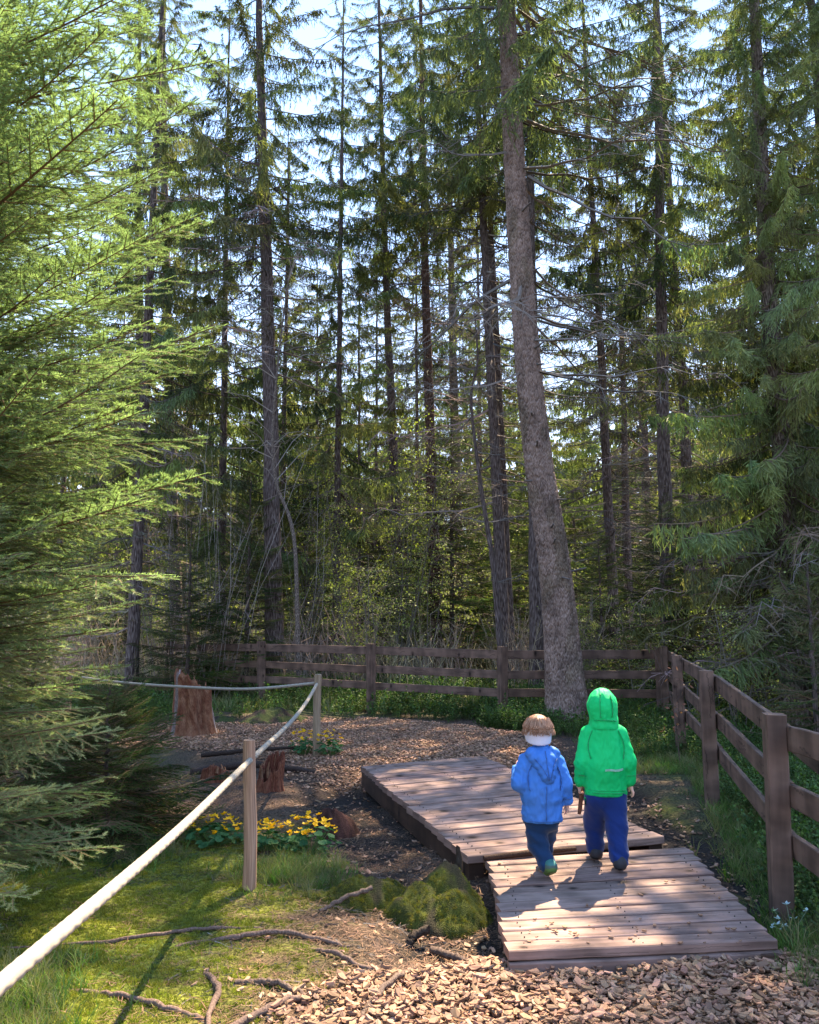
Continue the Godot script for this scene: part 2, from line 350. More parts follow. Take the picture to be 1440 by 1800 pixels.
func build_details() -> void:
	stump("rotten_stump", "tall splintered reddish rotten tree stump beside the wood chip path", Vector3(-3.05, gh(-3.05, -11.9) - 0.05, -11.9), 0.235, 1.02, 0.42, 3, Vector3(-0.03, 0, 0))
	stump("rotten_stump", "low crumbling red rotten stump behind the near rope post", Vector3(-1.36, gh(-1.36, -8.2) - 0.05, -8.2), 0.105, 0.46, 0.75, 8, Vector3(0.1, 0, 0), 0.8, 1)
	stump("rotten_stump", "dark red rotten stump piece beside the shaded young spruce", Vector3(-1.95, gh(-1.95, -8.6) - 0.05, -8.6), 0.12, 0.26, 0.8, 13, Vector3(0.05, 0, 0), 0.8, 1)
	root("dark fallen branch behind the flowers at the far rope post", [[-2.35, -9.6, 0.12], [-1.75, -9.75, 0.14], [-1.2, -9.95, 0.1]], 0.03, 0.02, 4, 0.28)
	root("dark rotting log behind the low red stump", [[-2.3, -9.0, 0.05], [-1.7, -9.1, 0.12], [-1.0, -9.0, 0.03]], 0.05, 0.03, 5, 0.35)
	lump("root_mound", "dark mossy root plate before the far fence left of the rope post", "mound", Vector3(-2.4, gh(-2.4, -13.4) - 0.02, -13.4), Vector3(2.2, 1, 1.4), 7, func(p): return Color(0.09, 0.11, 0.035).lerp(Color(0.07, 0.05, 0.036), clampf(0.5 - 3.0 * N2.get_noise_2d(p.x * 40, p.z * 40) - p.x, 0, 1)), [[0.25, 0, 0.6, 0.5, 0.2, 0.24], [-0.5, 0.1, 0.6, 0.3, 0.0, 0.12]])
	var green := func(p): return Color(0.075, 0.085, 0.016).lerp(Color(0.15, 0.16, 0.025), clampf(0.5 + 1.3 * N2.get_noise_2d(p.x * 50, p.z * 50), 0, 1)).lerp(Color(0.07, 0.05, 0.035), smoothstep(0.12, 0.4, N1.get_noise_2d(p.x * 40 + 30, p.z * 40)) * 0.8)
	lump("mossy_stump", "moss covered old stump against the corner of the boardwalk", "mound", Vector3(0.13, gh(0.13, -5.0) - 0.02, -5.08), Vector3(0.95, 1, 0.8), 1, green, [[0.09, -0.06, 0.27, 0.24, 0.3, 0.29], [-0.13, 0.10, 0.30, 0.15, -0.6, 0.17], [0.13, 0.10, 0.27, 0.21, 0.5, 0.22], [-0.05, 0.03, 0.24, 0.24, 0.2, 0.23]])
	lump("mossy_stump", "lower moss covered root left of the one at the boardwalk", "mound", Vector3(-0.36, gh(-0.36, -5.1) - 0.02, -5.2), Vector3(1.0, 1, 0.6), 2, green, [[0.1, 0.0, 0.34, 0.18, 0.35, 0.19], [-0.15, 0.07, 0.3, 0.12, 0.3, 0.15]])
	lump("soil_clod", "rounded reddish brown lump of soil beside the boardwalk", "mound", Vector3(-0.62, gh(-0.62, -6.95), -6.95), Vector3(0.6, 1, 0.5), 3, func(p): return Color(0.12, 0.05, 0.035) * (1.0 + N2.get_noise_2d(p.x * 90, p.z * 90)), [[0, 0, 0.23, 0.17, 0.1, 0.2]])
	# a snag standing up between moss and deck
	var mb := MB.new()
	mb.tube(PackedVector3Array([Vector3(0, 0, 0), Vector3(0.005, 0.1, 0), Vector3(-0.004, 0.17, 0.01), Vector3(-0.01, 0.18, 0.012)]), PackedFloat32Array([0.024, 0.018, 0.012, 0.004]), 8, Color(0.07, 0.055, 0.045), 1, 1, func(a, l, r): return r * (1.0 + 0.3 * sin(a * 3 + l * 20)))
	tag(obj("wood_snag", mb.mesh(M.rot)), "dark pointed snag at the seam of the two boardwalk sections", "wood")
	get_node("wood_snag").position = Vector3(0.30, 0.08, -5.32)
	mb = MB.new()
	mb.tube(PackedVector3Array([Vector3(0, 0, 0), Vector3(0.3, 0.012, -0.08), Vector3(0.62, 0.006, -0.2)]), PackedFloat32Array([0.016, 0.02, 0.012]), 8, Color(0.08, 0.05, 0.035), 1, 1, null, true)
	tag(obj("fallen_stick", mb.mesh(M.root_wood)), "thin dark stick lying along the seam of the boardwalk", "stick")
	get_node("fallen_stick").position = Vector3(0.47, 0.14, -5.47)
	# roots, near to far
	root("long grey root running down to the lower edge by the chips", [[-0.95, -3.35, 0.0], [-0.72, -3.5, 0.02], [-0.52, -3.72, 0.03], [-0.3, -3.85, 0.0]], 0.022, 0.013, 31)
	root("forked root pointing at the viewer at the lower edge", [[-0.94, -4.05, 0.01], [-0.83, -3.85, 0.035], [-0.82, -3.6, 0.03], [-0.76, -3.35, 0.0]], 0.016, 0.012, 32)
	root("low root crossing the moss at the bottom left", [[-1.5, -3.85, 0.0], [-1.25, -3.8, 0.02], [-1.0, -3.68, 0.025], [-0.82, -3.6, 0.01]], 0.014, 0.013, 33)
	root("dark root in the middle of the bare soil", [[-0.78, -3.95, 0.01], [-0.58, -3.9, 0.035], [-0.42, -3.75, 0.01]], 0.017, 0.012, 34, 0.8)
	root("curved root in front of the moss covered stump", [[-0.5, -4.35, 0.0], [-0.36, -4.25, 0.035], [-0.22, -4.12, 0.02], [-0.02, -4.05, 0.0]], 0.013, 0.012, 35)
	root("grey root lying from the rope post across the moss", [[-1.2, -4.35, 0.0], [-0.9, -4.45, 0.025], [-0.62, -4.5, 0.03], [-0.3, -4.38, 0.01]], 0.016, 0.012, 36)
	root("thin root on the yellow moss left of the soil", [[-2.0, -4.3, 0.0], [-1.5, -4.4, 0.02], [-1.1, -4.55, 0.02], [-0.75, -4.62, 0.0]], 0.012, 0.01, 37)
	root("stubby root beside the left edge of the near boardwalk", [[0.12, -4.6, 0.03], [0.2, -4.42, 0.06], [0.32, -4.3, 0.02]], 0.022, 0.016, 38, 0.7)
	root("dead branch lying on the lower moss covered root", [[-0.5, -4.9, 0.02], [-0.36, -4.98, 0.1], [-0.22, -5.06, 0.14]], 0.012, 0.015, 39, 0.9)
	root("short forked root between chips and bare soil", [[-0.2, -3.6, 0.0], [-0.1, -3.8, 0.05], [0.0, -4.0, 0.03], [0.08, -4.2, 0.0]], 0.015, 0.011, 40, 0.9)
	root("black root stub in front of the moss covered stump", [[-0.03, -4.62, 0.0], [0.03, -4.66, 0.08], [0.1, -4.68, 0.1]], 0.03, 0.022, 41, 0.3)
	root("twisted root at the very bottom beside the chips", [[-0.62, -3.2, 0.0], [-0.48, -3.38, 0.03], [-0.36, -3.5, 0.02], [-0.22, -3.72, 0.0]], 0.014, 0.01, 42)
	marigold("large clump of yellow marsh marigolds with dark green leaves on the dark soil", Vector3(-0.72, gh(-0.72, -6.2), -6.2), 0.22, 0.23, 46, 1)
	marigold("row of yellow marsh marigolds right behind the near rope post", Vector3(-1.03, gh(-1.03, -6.15), -6.15), 0.15, 0.17, 30, 2)
	marigold("marsh marigolds left of the near rope post", Vector3(-1.42, gh(-1.42, -6.3), -6.3), 0.2, 0.17, 34, 3)
	marigold("marsh marigolds left of the foot of the far rope post", Vector3(-1.24, gh(-1.24, -9.95), -9.95), 0.16, 0.26, 24, 4)
	marigold("marsh marigolds right of the foot of the far rope post", Vector3(-0.92, gh(-0.92, -9.85), -9.85), 0.17, 0.24, 22, 5)
	# a thin sapling with dry red leaves by the fence, and a pale blue plant at the foot of the near post
	R.seed = 90
	var o := thing("sapling", "thin sapling with dry reddish leaves beside the third fence post", "sapling", Vector3(2.95, gh(2.95, -9.3), -9.3))
	var st := MB.new()
	var lf := MB.new()
	st.twig(PackedVector3Array([Vector3.ZERO, Vector3(-0.03, 0.5, 0), Vector3(-0.12, 0.95, 0.02), Vector3(-0.3, 1.35, 0.05)]), 0.007, 0.003, Color(0.09, 0.06, 0.05))
	for i in 26:
		var p := Vector3(-0.02, rr(0.3, 1.1), 0)
		var d := Vector3(rr(-1, 1), rr(-0.2, 0.7), rr(-1, 1)).normalized() * rr(0.06, 0.22)
		st.twig(PackedVector3Array([p, p + d]), 0.002, 0.001, Color(0.09, 0.06, 0.05))
		lf.blade(p + d, p + d + Vector3(rr(-1, 1), rr(-1, 0.1), rr(-1, 1)).normalized() * 0.055, Vector3(rr(-1, 1), rr(-1, 1), 0).normalized() * 0.012, Color(0.25, 0.09, 0.06), Color(0.38, 0.2, 0.13))
	obj("stem", st.mesh(M.twig), o)
	obj("leaves", lf.mesh(M.leaf), o)
	o = thing("pale_plant", "pale bluish white leaved plant at the foot of the near fence post", "plant", Vector3(2.02, gh(2.02, -4.62), -4.62))
	st = MB.new()
	lf = MB.new()
	for i in 9:
		var e := Vector3(rr(-0.12, 0.12), rr(0.05, 0.19), rr(-0.09, 0.09))
		st.twig(PackedVector3Array([Vector3.ZERO, e * 0.5 + Vector3(0, 0.03, 0), e]), 0.002, 0.0015, Color(0.2, 0.24, 0.14))
		for k in 4:
			var d := Vector3(rr(-1, 1), rr(-0.1, 0.7), rr(-1, 1)).normalized()
			lf.blade(e, e + d * 0.026, d.cross(Vector3.UP).normalized() * 0.008, Color(0.5, 0.62, 0.6), Color(0.68, 0.78, 0.8))
	obj("stems", st.mesh(M.twig), o)
	obj("leaves", lf.mesh(M.leaf), o)


func build_undergrowth() -> void:
	R.seed = 70
	var on := func(x, z): return Vector3(x, gh(x, z), z)
	scatter("moss", shapes.moss, "yellow green moss carpet on the left of the soil", "moss", 26000, func():
		var z := -3.0 - 4.6 * pow(R.randf(), 1.3)
		var x := rr(-0.62, 0.08) * -z
		return on.call(x, z) if R.randf() < moss_amount(x, z) - 0.1 and mud_amount(x, z) < 0.5 else null, 0.5, 1.25)
	scatter("grass", shapes.grass, "long bright grass at the lower left corner and around the flowers", "grass", 1700, func():
		var k := R.randf()
		var x := R.randfn(-1.75, 0.16)
		var z := R.randfn(-3.55, 0.28)
		if k < 0.22:
			x = R.randfn(-0.72, 0.2)
			z = R.randfn(-5.55, 0.17)
		elif k < 0.4:
			x = R.randfn(-2.3, 0.5)
			z = R.randfn(-6.0, 0.3)
		return on.call(x, z), 0.4, 0.9)
	scatter("grass", shapes.grass, "grass along the foot of the right hand fence", "grass", 5200, func():
		var z := rr(-12.5, -3.6)
		var x := 1.93 + (-z - 4.4) * 0.235 + absf(R.randfn(0.0, 0.55)) + 0.08 * R.randfn()
		if z < -9.0:
			x -= absf(R.randfn(0, 0.5))
		return on.call(x, z), 0.5, 1.15)
	scatter("bilberry", shapes.sprig, "bilberry and herb layer under the right hand fence", "undergrowth", 2600, func():
		var z := rr(-13.0, -3.8)
		var x := 2.1 + (-z - 4.4) * 0.235 + absf(R.randfn(0.0, 0.9)) + 0.06 * R.randfn()
		if z < -9.8:
			x -= absf(R.randfn(0, 0.7))
		return on.call(x, z), 0.6, 1.25)
	scatter("bilberry", shapes.sprig, "green undergrowth along and behind the far fence", "undergrowth", 9000, func():
		var z := -13.2 - 12.0 * pow(R.randf(), 1.4)
		var x := rr(-0.42, 0.42) * -z
		if z > -13.2 - 0.55 * (1.5 - x) and x > -4 and x < 1.4 and R.randf() < 0.9:
			return null
		return on.call(x, z) if N1.get_noise_2d(x * 6, z * 6) > -0.15 else null, 0.7, 1.7)
	scatter("bilberry", shapes.sprig, "dark bilberry cover round the foot of the leaning trunk", "undergrowth", 1500, func():
		var x := rr(0.9, 3.9)
		var z := -12.3 - 0.2 * x + absf(R.randfn(0.0, 0.5)) - 0.4
		return on.call(x, z) if Vector2(x - 2.4, z + 12.95).length() > 0.33 and chip_amount(x, z) < 0.4 else null, 0.6, 1.3)
	scatter("grass", shapes.grass, "tall pale grass behind the far fence", "grass", 5000, func():
		var z := -14.8 - 14.0 * pow(R.randf(), 1.2)
		return on.call(rr(-0.45, 0.45) * -z, z), 1.0, 2.4)
	scatter("brushwood", shapes.brush, "bare twiggy brushwood between the forest stems", "undergrowth", 720, func():
		var z := -17.0 - 40.0 * pow(R.randf(), 1.2)
		var x := rr(-0.5, 0.5) * -z
		return on.call(x, z), 0.6, 1.4)
	scatter("leafy_undergrowth", shapes.spray, "light green leafy thicket deep between the stems", "undergrowth", 10000, func():
		var z := -24.0 - 45.0 * pow(R.randf(), 1.1)
		var x := rr(-0.5, 0.5) * -z
		var p: Vector3 = on.call(x, z)
		p.y += absf(R.randfn(0.0, 1.0)) * 2.2 * (0.6 + N1.get_noise_2d(x * 2, z * 2))
		return p, 1.0, 2.6)
	scatter("needle_litter", shapes.litter, "brown fallen needles and bits of twig on the soil", "litter", 3600, func():
		var z := -3.0 - 5.0 * pow(R.randf(), 1.2)
		var x := rr(-0.5, 0.12) * -z
		return on.call(x, z) if R.randf() < 1.1 - moss_amount(x, z) - chip_amount(x, z) else null, 0.6, 1.4)
	scatter("forest_litter", shapes.dead, "dry fallen twigs scattered over the soil", "twigs", 420, func():
		var z := -3.0 - 3.2 * R.randf()
		var x := rr(-1.1, 0.3)
		return on.call(x, z) + Vector3(0, 0.012, 0) if chip_amount(x, z) < 0.5 else null, 0.05, 0.16)

# ------------------------------------------------------------------ helpers
class MB:
	var v := PackedVector3Array()
	var n := PackedVector3Array()
	var c := PackedColorArray()
	var uv := PackedVector2Array()
	var idx := PackedInt32Array()
	var smooth := false
	var use_uv := false

	func tri(p: Vector3, q: Vector3, r: Vector3, col: Color) -> void:
		var b := v.size()
		v.append(p); v.append(q); v.append(r)
		c.append(col); c.append(col); c.append(col)
		idx.append(b); idx.append(b + 1); idx.append(b + 2)

	func quad(p: Vector3, q: Vector3, r: Vector3, s: Vector3, col: Color, tip := Color(-1, 0, 0)) -> void:
		var b := v.size()
		if tip.r < 0.0:
			tip = col
		v.append(p); v.append(q); v.append(r); v.append(s)
		c.append(col); c.append(col); c.append(tip); c.append(tip)
		idx.append(b); idx.append(b + 2); idx.append(b + 1)
		idx.append(b); idx.append(b + 3); idx.append(b + 2)

	# a strip that tapers from a to e, across the direction s
	func blade(a: Vector3, e: Vector3, s: Vector3, col: Color, tip: Color) -> void:
		var m := a.lerp(e, 0.45)
		var b := v.size()
		v.append(a - s * 0.35); v.append(a + s * 0.35); v.append(m + s); v.append(m - s); v.append(e)
		var mc := col.lerp(tip, 0.45)
		c.append(col); c.append(col); c.append(mc); c.append(mc); c.append(tip)
		idx.append_array([b, b + 2, b + 1, b, b + 3, b + 2, b + 3, b + 4, b + 2])

	func tube(p: PackedVector3Array, r: PackedFloat32Array, sides: int, col: Color, vlen := 1.0, urep := 1.0, shape = null, cap := false) -> void:
		var b := v.size()
		var u := Vector3.ZERO
		var along := 0.0
		for i in p.size():
			var t := (p[mini(i + 1, p.size() - 1)] - p[maxi(i - 1, 0)]).normalized()
			if i == 0:
				u = t.cross(Vector3(0.31, 0.17, 0.93)).normalized()
			else:
				along += p[i].distance_to(p[i - 1])
				u = (u - t * u.dot(t)).normalized()
			var w := t.cross(u)
			for j in sides + 1:
				var a := TAU * j / sides
				var d := u * cos(a) + w * sin(a)
				var rr := r[i]
				if shape != null:
					rr = shape.call(a if j < sides else 0.0, along, r[i])
				v.append(p[i] + d * rr)
				n.append(d)
				uv.append(Vector2(urep * j / sides, along / vlen))
				c.append(col)
		for i in p.size() - 1:
			for j in sides:
				var q := b + i * (sides + 1) + j
				var s := q + sides + 1
				idx.append_array([q, s + 1, q + 1, q, s, s + 1])
		if cap:
			for e in [0, p.size() - 1]:
				var t := (p[1] - p[0]).normalized() * -1.0 if e == 0 else (p[e] - p[e - 1]).normalized()
				var m := v.size()
				v.append(p[e] + t * r[e] * 0.12); n.append(t); uv.append(Vector2(0.5, 0.5)); c.append(col)
				for j in sides + 1:
					v.append(v[b + e * (sides + 1) + j]); n.append(t); c.append(col)
					uv.append(Vector2(0.5 + 0.4 * cos(TAU * j / sides), 0.5 + 0.4 * sin(TAU * j / sides)))
				for j in sides:
					if e == 0:
						idx.append_array([m, m + 1 + j, m + 2 + j])
					else:
						idx.append_array([m, m + 2 + j, m + 1 + j])

	# a thin three-sided twig without normals
	func twig(p: PackedVector3Array, r0: float, r1: float, col: Color) -> void:
		var b := v.size()
		for i in p.size():
			var t := (p[mini(i + 1, p.size() - 1)] - p[maxi(i - 1, 0)]).normalized()
			var u := t.cross(Vector3(0.31, 0.87, 0.23)).normalized()
			var w := t.cross(u)
			var r := lerpf(r0, r1, float(i) / (p.size() - 1))
			for j in 3:
				var a := TAU * j / 3.0
				v.append(p[i] + (u * cos(a) + w * sin(a)) * r)
				c.append(col)
		for i in p.size() - 1:
			for j in 3:
				var q := b + i * 3 + j
				var q2 := b + i * 3 + (j + 1) % 3
				idx.append_array([q, q2 + 3, q2, q, q + 3, q2 + 3])

	func box(at: Transform3D, size: Vector3, ch: float, col: Color, jig := 0.0, rng: RandomNumberGenerator = null, segs := 1) -> void:
		# long axis x; a chamfered bar with flat faces; uv along the length
		var h := size * 0.5
		var prof := [Vector2(-h.z + ch, h.y), Vector2(h.z - ch, h.y), Vector2(h.z, h.y - ch), Vector2(h.z, -h.y + ch), Vector2(h.z - ch, -h.y), Vector2(-h.z + ch, -h.y), Vector2(-h.z, -h.y + ch), Vector2(-h.z, h.y - ch)]
		var rings := []
		for i in segs + 1:
			var x := lerpf(-h.x, h.x, float(i) / segs)
			var ring := PackedVector3Array()
			var oy := rng.randf_range(-jig, jig) if rng else 0.0
			var oz := rng.randf_range(-jig, jig) if rng else 0.0
			for q in prof:
				ring.append(at * Vector3(x, q.y + oy * 0.5, q.x + oz * signf(q.x)))
			rings.append(ring)
		var off := rng.randf() * 7.0 if rng else 0.0
		var vv := [0.0, 0.3, 0.34, 0.5, 0.54, 0.84, 0.88, 1.0, 1.04]
		for i in segs:
			for j in 8:
				var b := v.size()
				var k := (j + 1) % 8
				v.append(rings[i][j]); v.append(rings[i][k]); v.append(rings[i + 1][k]); v.append(rings[i + 1][j])
				var x0 := off + size.x * i / segs
				var x1 := off + size.x * (i + 1) / segs
				var v0: float = vv[j] + off * 3.1
				var v1: float = vv[j + 1] + off * 3.1
				uv.append(Vector2(x0, v0)); uv.append(Vector2(x0, v1)); uv.append(Vector2(x1, v1)); uv.append(Vector2(x1, v0))
				for q in 4:
					c.append(col)
				idx.append_array([b, b + 1, b + 2, b, b + 2, b + 3])
		for e in 2:
			var b := v.size()
			for j in 8:
				v.append(rings[segs if e else 0][j]); c.append(col)
				uv.append(Vector2(off + prof[j].x * 0.3, prof[j].y))
			for j in range(1, 7):
				if e == 0:
					idx.append_array([b, b + j + 1, b + j])
				else:
					idx.append_array([b, b + j, b + j + 1])

	func mesh(mat: Material, onto: ArrayMesh = null) -> ArrayMesh:
		var m := onto if onto else ArrayMesh.new()
		if v.is_empty():
			return m
		var a := []
		a.resize(Mesh.ARRAY_MAX)
		a[Mesh.ARRAY_VERTEX] = v
		a[Mesh.ARRAY_INDEX] = idx
		if n.size() == v.size():
			a[Mesh.ARRAY_NORMAL] = n
		if c.size() == v.size():
			a[Mesh.ARRAY_COLOR] = c
		if uv.size() == v.size():
			a[Mesh.ARRAY_TEX_UV] = uv
		m.add_surface_from_arrays(Mesh.PRIMITIVE_TRIANGLES, a)
		m.surface_set_material(m.get_surface_count() - 1, mat)
		return m


# a distance field on a grid, meshed with surface nets
class Field:
	var lo: Vector3
	var cell: float
	var nx: int
	var ny: int
	var nz: int
	var d := PackedFloat32Array()

	func _init(a: Vector3, b: Vector3, size: float) -> void:
		lo = a
		cell = size
		nx = int((b.x - a.x) / size) + 2
		ny = int((b.y - a.y) / size) + 2
		nz = int((b.z - a.z) / size) + 2
		d.resize(nx * ny * nz)
		d.fill(0.06)

	func span(a: Vector3, b: Vector3, r: float) -> Array:
		var p := ((a.min(b) - Vector3.ONE * r - lo) / cell).floor()
		var q := ((a.max(b) + Vector3.ONE * r - lo) / cell).ceil()
		return [maxi(0, int(p.x)), mini(nx - 1, int(q.x)), maxi(0, int(p.y)), mini(ny - 1, int(q.y)), maxi(0, int(p.z)), mini(nz - 1, int(q.z))]

	# a tapered capsule from a to b; flat squeezes it along z
	func bone(a: Vector3, b: Vector3, ra: float, rb: float, k := 0.03, flat := 1.0) -> void:
		var s := span(a, b, maxf(ra, rb) + k + cell * 2.0)
		var sq := Vector3(1, 1, 1.0 / flat)
		var a2 := a * sq
		var ba := b * sq - a2
		var l2 := maxf(ba.length_squared(), 1e-9)
		for z in range(s[4], s[5] + 1):
			for y in range(s[2], s[3] + 1):
				var at: int = (z * ny + y) * nx
				for x in range(s[0], s[1] + 1):
					var p := (lo + Vector3(x, y, z) * cell) * sq - a2
					var h := clampf(p.dot(ba) / l2, 0.0, 1.0)
					var e := (p - ba * h).length() - lerpf(ra, rb, h)
					var o := d[at + x]
					var m := clampf(0.5 + 0.5 * (o - e) / k, 0.0, 1.0)
					d[at + x] = lerpf(o, e, m) - k * m * (1.0 - m)

	func carve(a: Vector3, b: Vector3, ra: float, rb: float) -> void:
		var s := span(a, b, maxf(ra, rb) + cell * 2.0)
		var ba := b - a
		var l2 := maxf(ba.length_squared(), 1e-9)
		for z in range(s[4], s[5] + 1):
			for y in range(s[2], s[3] + 1):
				var at: int = (z * ny + y) * nx
				for x in range(s[0], s[1] + 1):
					var p := lo + Vector3(x, y, z) * cell - a
					var h := clampf(p.dot(ba) / l2, 0.0, 1.0)
					d[at + x] = maxf(d[at + x], lerpf(ra, rb, h) - (p - ba * h).length())

	# keeps what lies on the side of the plane away from its normal
	func plane(at_p: Vector3, normal: Vector3, only_lo := Vector3(-9, -9, -9), only_hi := Vector3(9, 9, 9)) -> void:
		for z in nz:
			for y in ny:
				for x in nx:
					var p := lo + Vector3(x, y, z) * cell
					if p.x < only_lo.x or p.y < only_lo.y or p.z < only_lo.z or p.x > only_hi.x or p.y > only_hi.y or p.z > only_hi.z:
						continue
					var i := (z * ny + y) * nx + x
					d[i] = maxf(d[i], (p - at_p).dot(normal))

	func wrinkle(f: Callable, reach := 0.03) -> void:
		for z in nz:
			for y in ny:
				for x in nx:
					var i := (z * ny + y) * nx + x
					if absf(d[i]) < reach:
						d[i] += f.call(lo + Vector3(x, y, z) * cell)

	func grad(x: int, y: int, z: int) -> Vector3:
		var i := (z * ny + y) * nx + x
		return Vector3(d[i + (1 if x < nx - 1 else 0)] - d[i - (1 if x > 0 else 0)], d[i + (nx if y < ny - 1 else 0)] - d[i - (nx if y > 0 else 0)], d[i + (nx * ny if z < nz - 1 else 0)] - d[i - (nx * ny if z > 0 else 0)])

	func mesh_into(mb: MB, col: Color, paint = null) -> void:
		var ids := {}
		var corner := [0, 1, nx, nx + 1, nx * ny, nx * ny + 1, nx * ny + nx, nx * ny + nx + 1]
		var off := [Vector3(0, 0, 0), Vector3(1, 0, 0), Vector3(0, 1, 0), Vector3(1, 1, 0), Vector3(0, 0, 1), Vector3(1, 0, 1), Vector3(0, 1, 1), Vector3(1, 1, 1)]
		var edges := [[0, 1], [2, 3], [4, 5], [6, 7], [0, 2], [1, 3], [4, 6], [5, 7], [0, 4], [1, 5], [2, 6], [3, 7]]
		for z in nz - 1:
			for y in ny - 1:
				var row := (z * ny + y) * nx
				for x in nx - 1:
					var i := row + x
					var f := d[i]
					if absf(f) > cell * 2.0:
						continue
					var inside := 0
					for k in 8:
						if d[i + corner[k]] < 0.0:
							inside += 1
					if inside == 0 or inside == 8:
						continue
					var sum := Vector3.ZERO
					var cnt := 0
					for e in edges:
						var f0 := d[i + corner[e[0]]]
						var f1 := d[i + corner[e[1]]]
						if (f0 < 0.0) != (f1 < 0.0):
							sum += (off[e[0]] as Vector3).lerp(off[e[1]], f0 / (f0 - f1))
							cnt += 1
					var q := sum / cnt
					ids[i] = mb.v.size()
					var p := lo + (Vector3(x, y, z) + q) * cell
					mb.v.append(p)
					var gr := grad(x, y, z).lerp(grad(x + 1, y, z), q.x)
					var gr2 := grad(x, y + 1, z + 1).lerp(grad(x + 1, y + 1, z + 1), q.x)
					mb.n.append(gr.lerp(gr2, (q.y + q.z) * 0.5).normalized())
					mb.c.append(paint.call(p) if paint != null else col)
		for i in ids.keys():
			var x: int = i % nx
			var y: int = (i / nx) % ny
			var z: int = i / (nx * ny)
			var f0 := d[i]
			for ax in 3:
				var st: int = [1, nx, nx * ny][ax]
				var s1: int = [nx, nx * ny, 1][ax]
				var s2: int = [nx * ny, 1, nx][ax]
				var f1 := d[i + st]
				if (f0 < 0.0) == (f1 < 0.0):
					continue
				if not (ids.has(i - s1) and ids.has(i - s2) and ids.has(i - s1 - s2)):
					continue
				var a: int = ids[i]
				var b: int = ids[i - s1]
				var cc: int = ids[i - s1 - s2]
				var e: int = ids[i - s2]
				if f0 < 0.0:
					mb.idx.append_array([a, cc, b, a, e, cc])
				else:
					mb.idx.append_array([a, b, cc, a, cc, e])


var R := RandomNumberGenerator.new()
var M := {}
var N1 := FastNoiseLite.new()
var N2 := FastNoiseLite.new()
var N3 := FastNoiseLite.new()
var names := {}
var shapes := {}


func rr(a: float, b: float) -> float:
	return R.randf_range(a, b)


func lin(r: float, g: float, b: float) -> Color:
	return Color(r, g, b).linear_to_srgb()


func numbered(called: String) -> String:
	var k: int = names.get(called, 0)
	names[called] = k + 1
	return called if k == 0 else "%s_%03d" % [called, k]


func thing(called: String, label: String, category: String, at := Vector3.ZERO, turn := 0.0, group := "") -> Node3D:
	var o := Node3D.new()
	o.name = numbered(called)
	add_child(o, true)
	o.position = at
	o.rotation.y = turn
	tag(o, label, category, group)
	return o


func tag(o: Node, label: String, category: String, group := "") -> void:
	o.set_meta("label", label)
	o.set_meta("category", category)
	if group:
		o.set_meta("group", group)


func obj(called: String, mesh: Mesh, parent: Node = self) -> MeshInstance3D:
	var o := MeshInstance3D.new()
	o.mesh = mesh
	if parent == self:
		o.name = numbered(called)
	else:
		var k := 0
		for ch in parent.get_children():
			if str(ch.name).trim_suffix("_%03d" % k) == called or str(ch.name) == called or (str(ch.name).begins_with(called + "_") and str(ch.name).substr(called.length() + 1).is_valid_int()):
				k += 1
		o.name = called if k == 0 else "%s_%03d" % [called, k]
	parent.add_child(o, true)
	return o


func fill(called: String, mesh: Mesh, where: Array, tints: Array, parent: Node = self) -> MultiMeshInstance3D:
	var mm := MultiMesh.new()
	mm.transform_format = MultiMesh.TRANSFORM_3D
	mm.use_colors = not tints.is_empty()
	mm.mesh = mesh
	mm.instance_count = where.size()
	for i in where.size():
		mm.set_instance_transform(i, where[i])
		if not tints.is_empty():
			mm.set_instance_color(i, tints[i])
	var o := MultiMeshInstance3D.new()
	o.multimesh = mm
	o.name = numbered(called) if parent == self else called
	o.set_meta("kind", "stuff")
	parent.add_child(o, true)
	return o


func struct(called: String, mesh: Mesh) -> MeshInstance3D:
	var o := obj(called, mesh)
	o.set_meta("kind", "structure")
	return o


func noise_texture(size: int, freq: float, low: Color, mid: Color, high: Color, stretch := Vector2.ONE, octaves := 4, sd := 1, kind := FastNoiseLite.TYPE_SIMPLEX_SMOOTH) -> ImageTexture:
	# seamless by blending four shifted copies
	var f := FastNoiseLite.new()
	f.seed = sd
	f.noise_type = kind
	f.frequency = freq
	f.fractal_octaves = octaves
	var im := Image.create(size, size, false, Image.FORMAT_RGB8)
	for y in size:
		for x in size:
			var u := float(x) / size
			var w := float(y) / size
			var px := x * stretch.x
			var py := y * stretch.y
			var sx := size * stretch.x
			var sy := size * stretch.y
			var k: float
			var bu := smoothstep(0.75, 1.0, u)
			var bw := smoothstep(0.75, 1.0, w)
			k = f.get_noise_2d(px, py) * (1 - bu) * (1 - bw)
			if bu > 0.0:
				k += f.get_noise_2d(px - sx, py) * bu * (1 - bw)
			if bw > 0.0:
				k += f.get_noise_2d(px, py - sy) * (1 - bu) * bw
				if bu > 0.0:
					k += f.get_noise_2d(px - sx, py - sy) * bu * bw
			k = clampf(k * 0.9 + 0.5, 0.0, 1.0)
			im.set_pixel(x, y, low.lerp(mid, k * 2.0) if k < 0.5 else mid.lerp(high, k * 2.0 - 1.0))
	return ImageTexture.create_from_image(im)


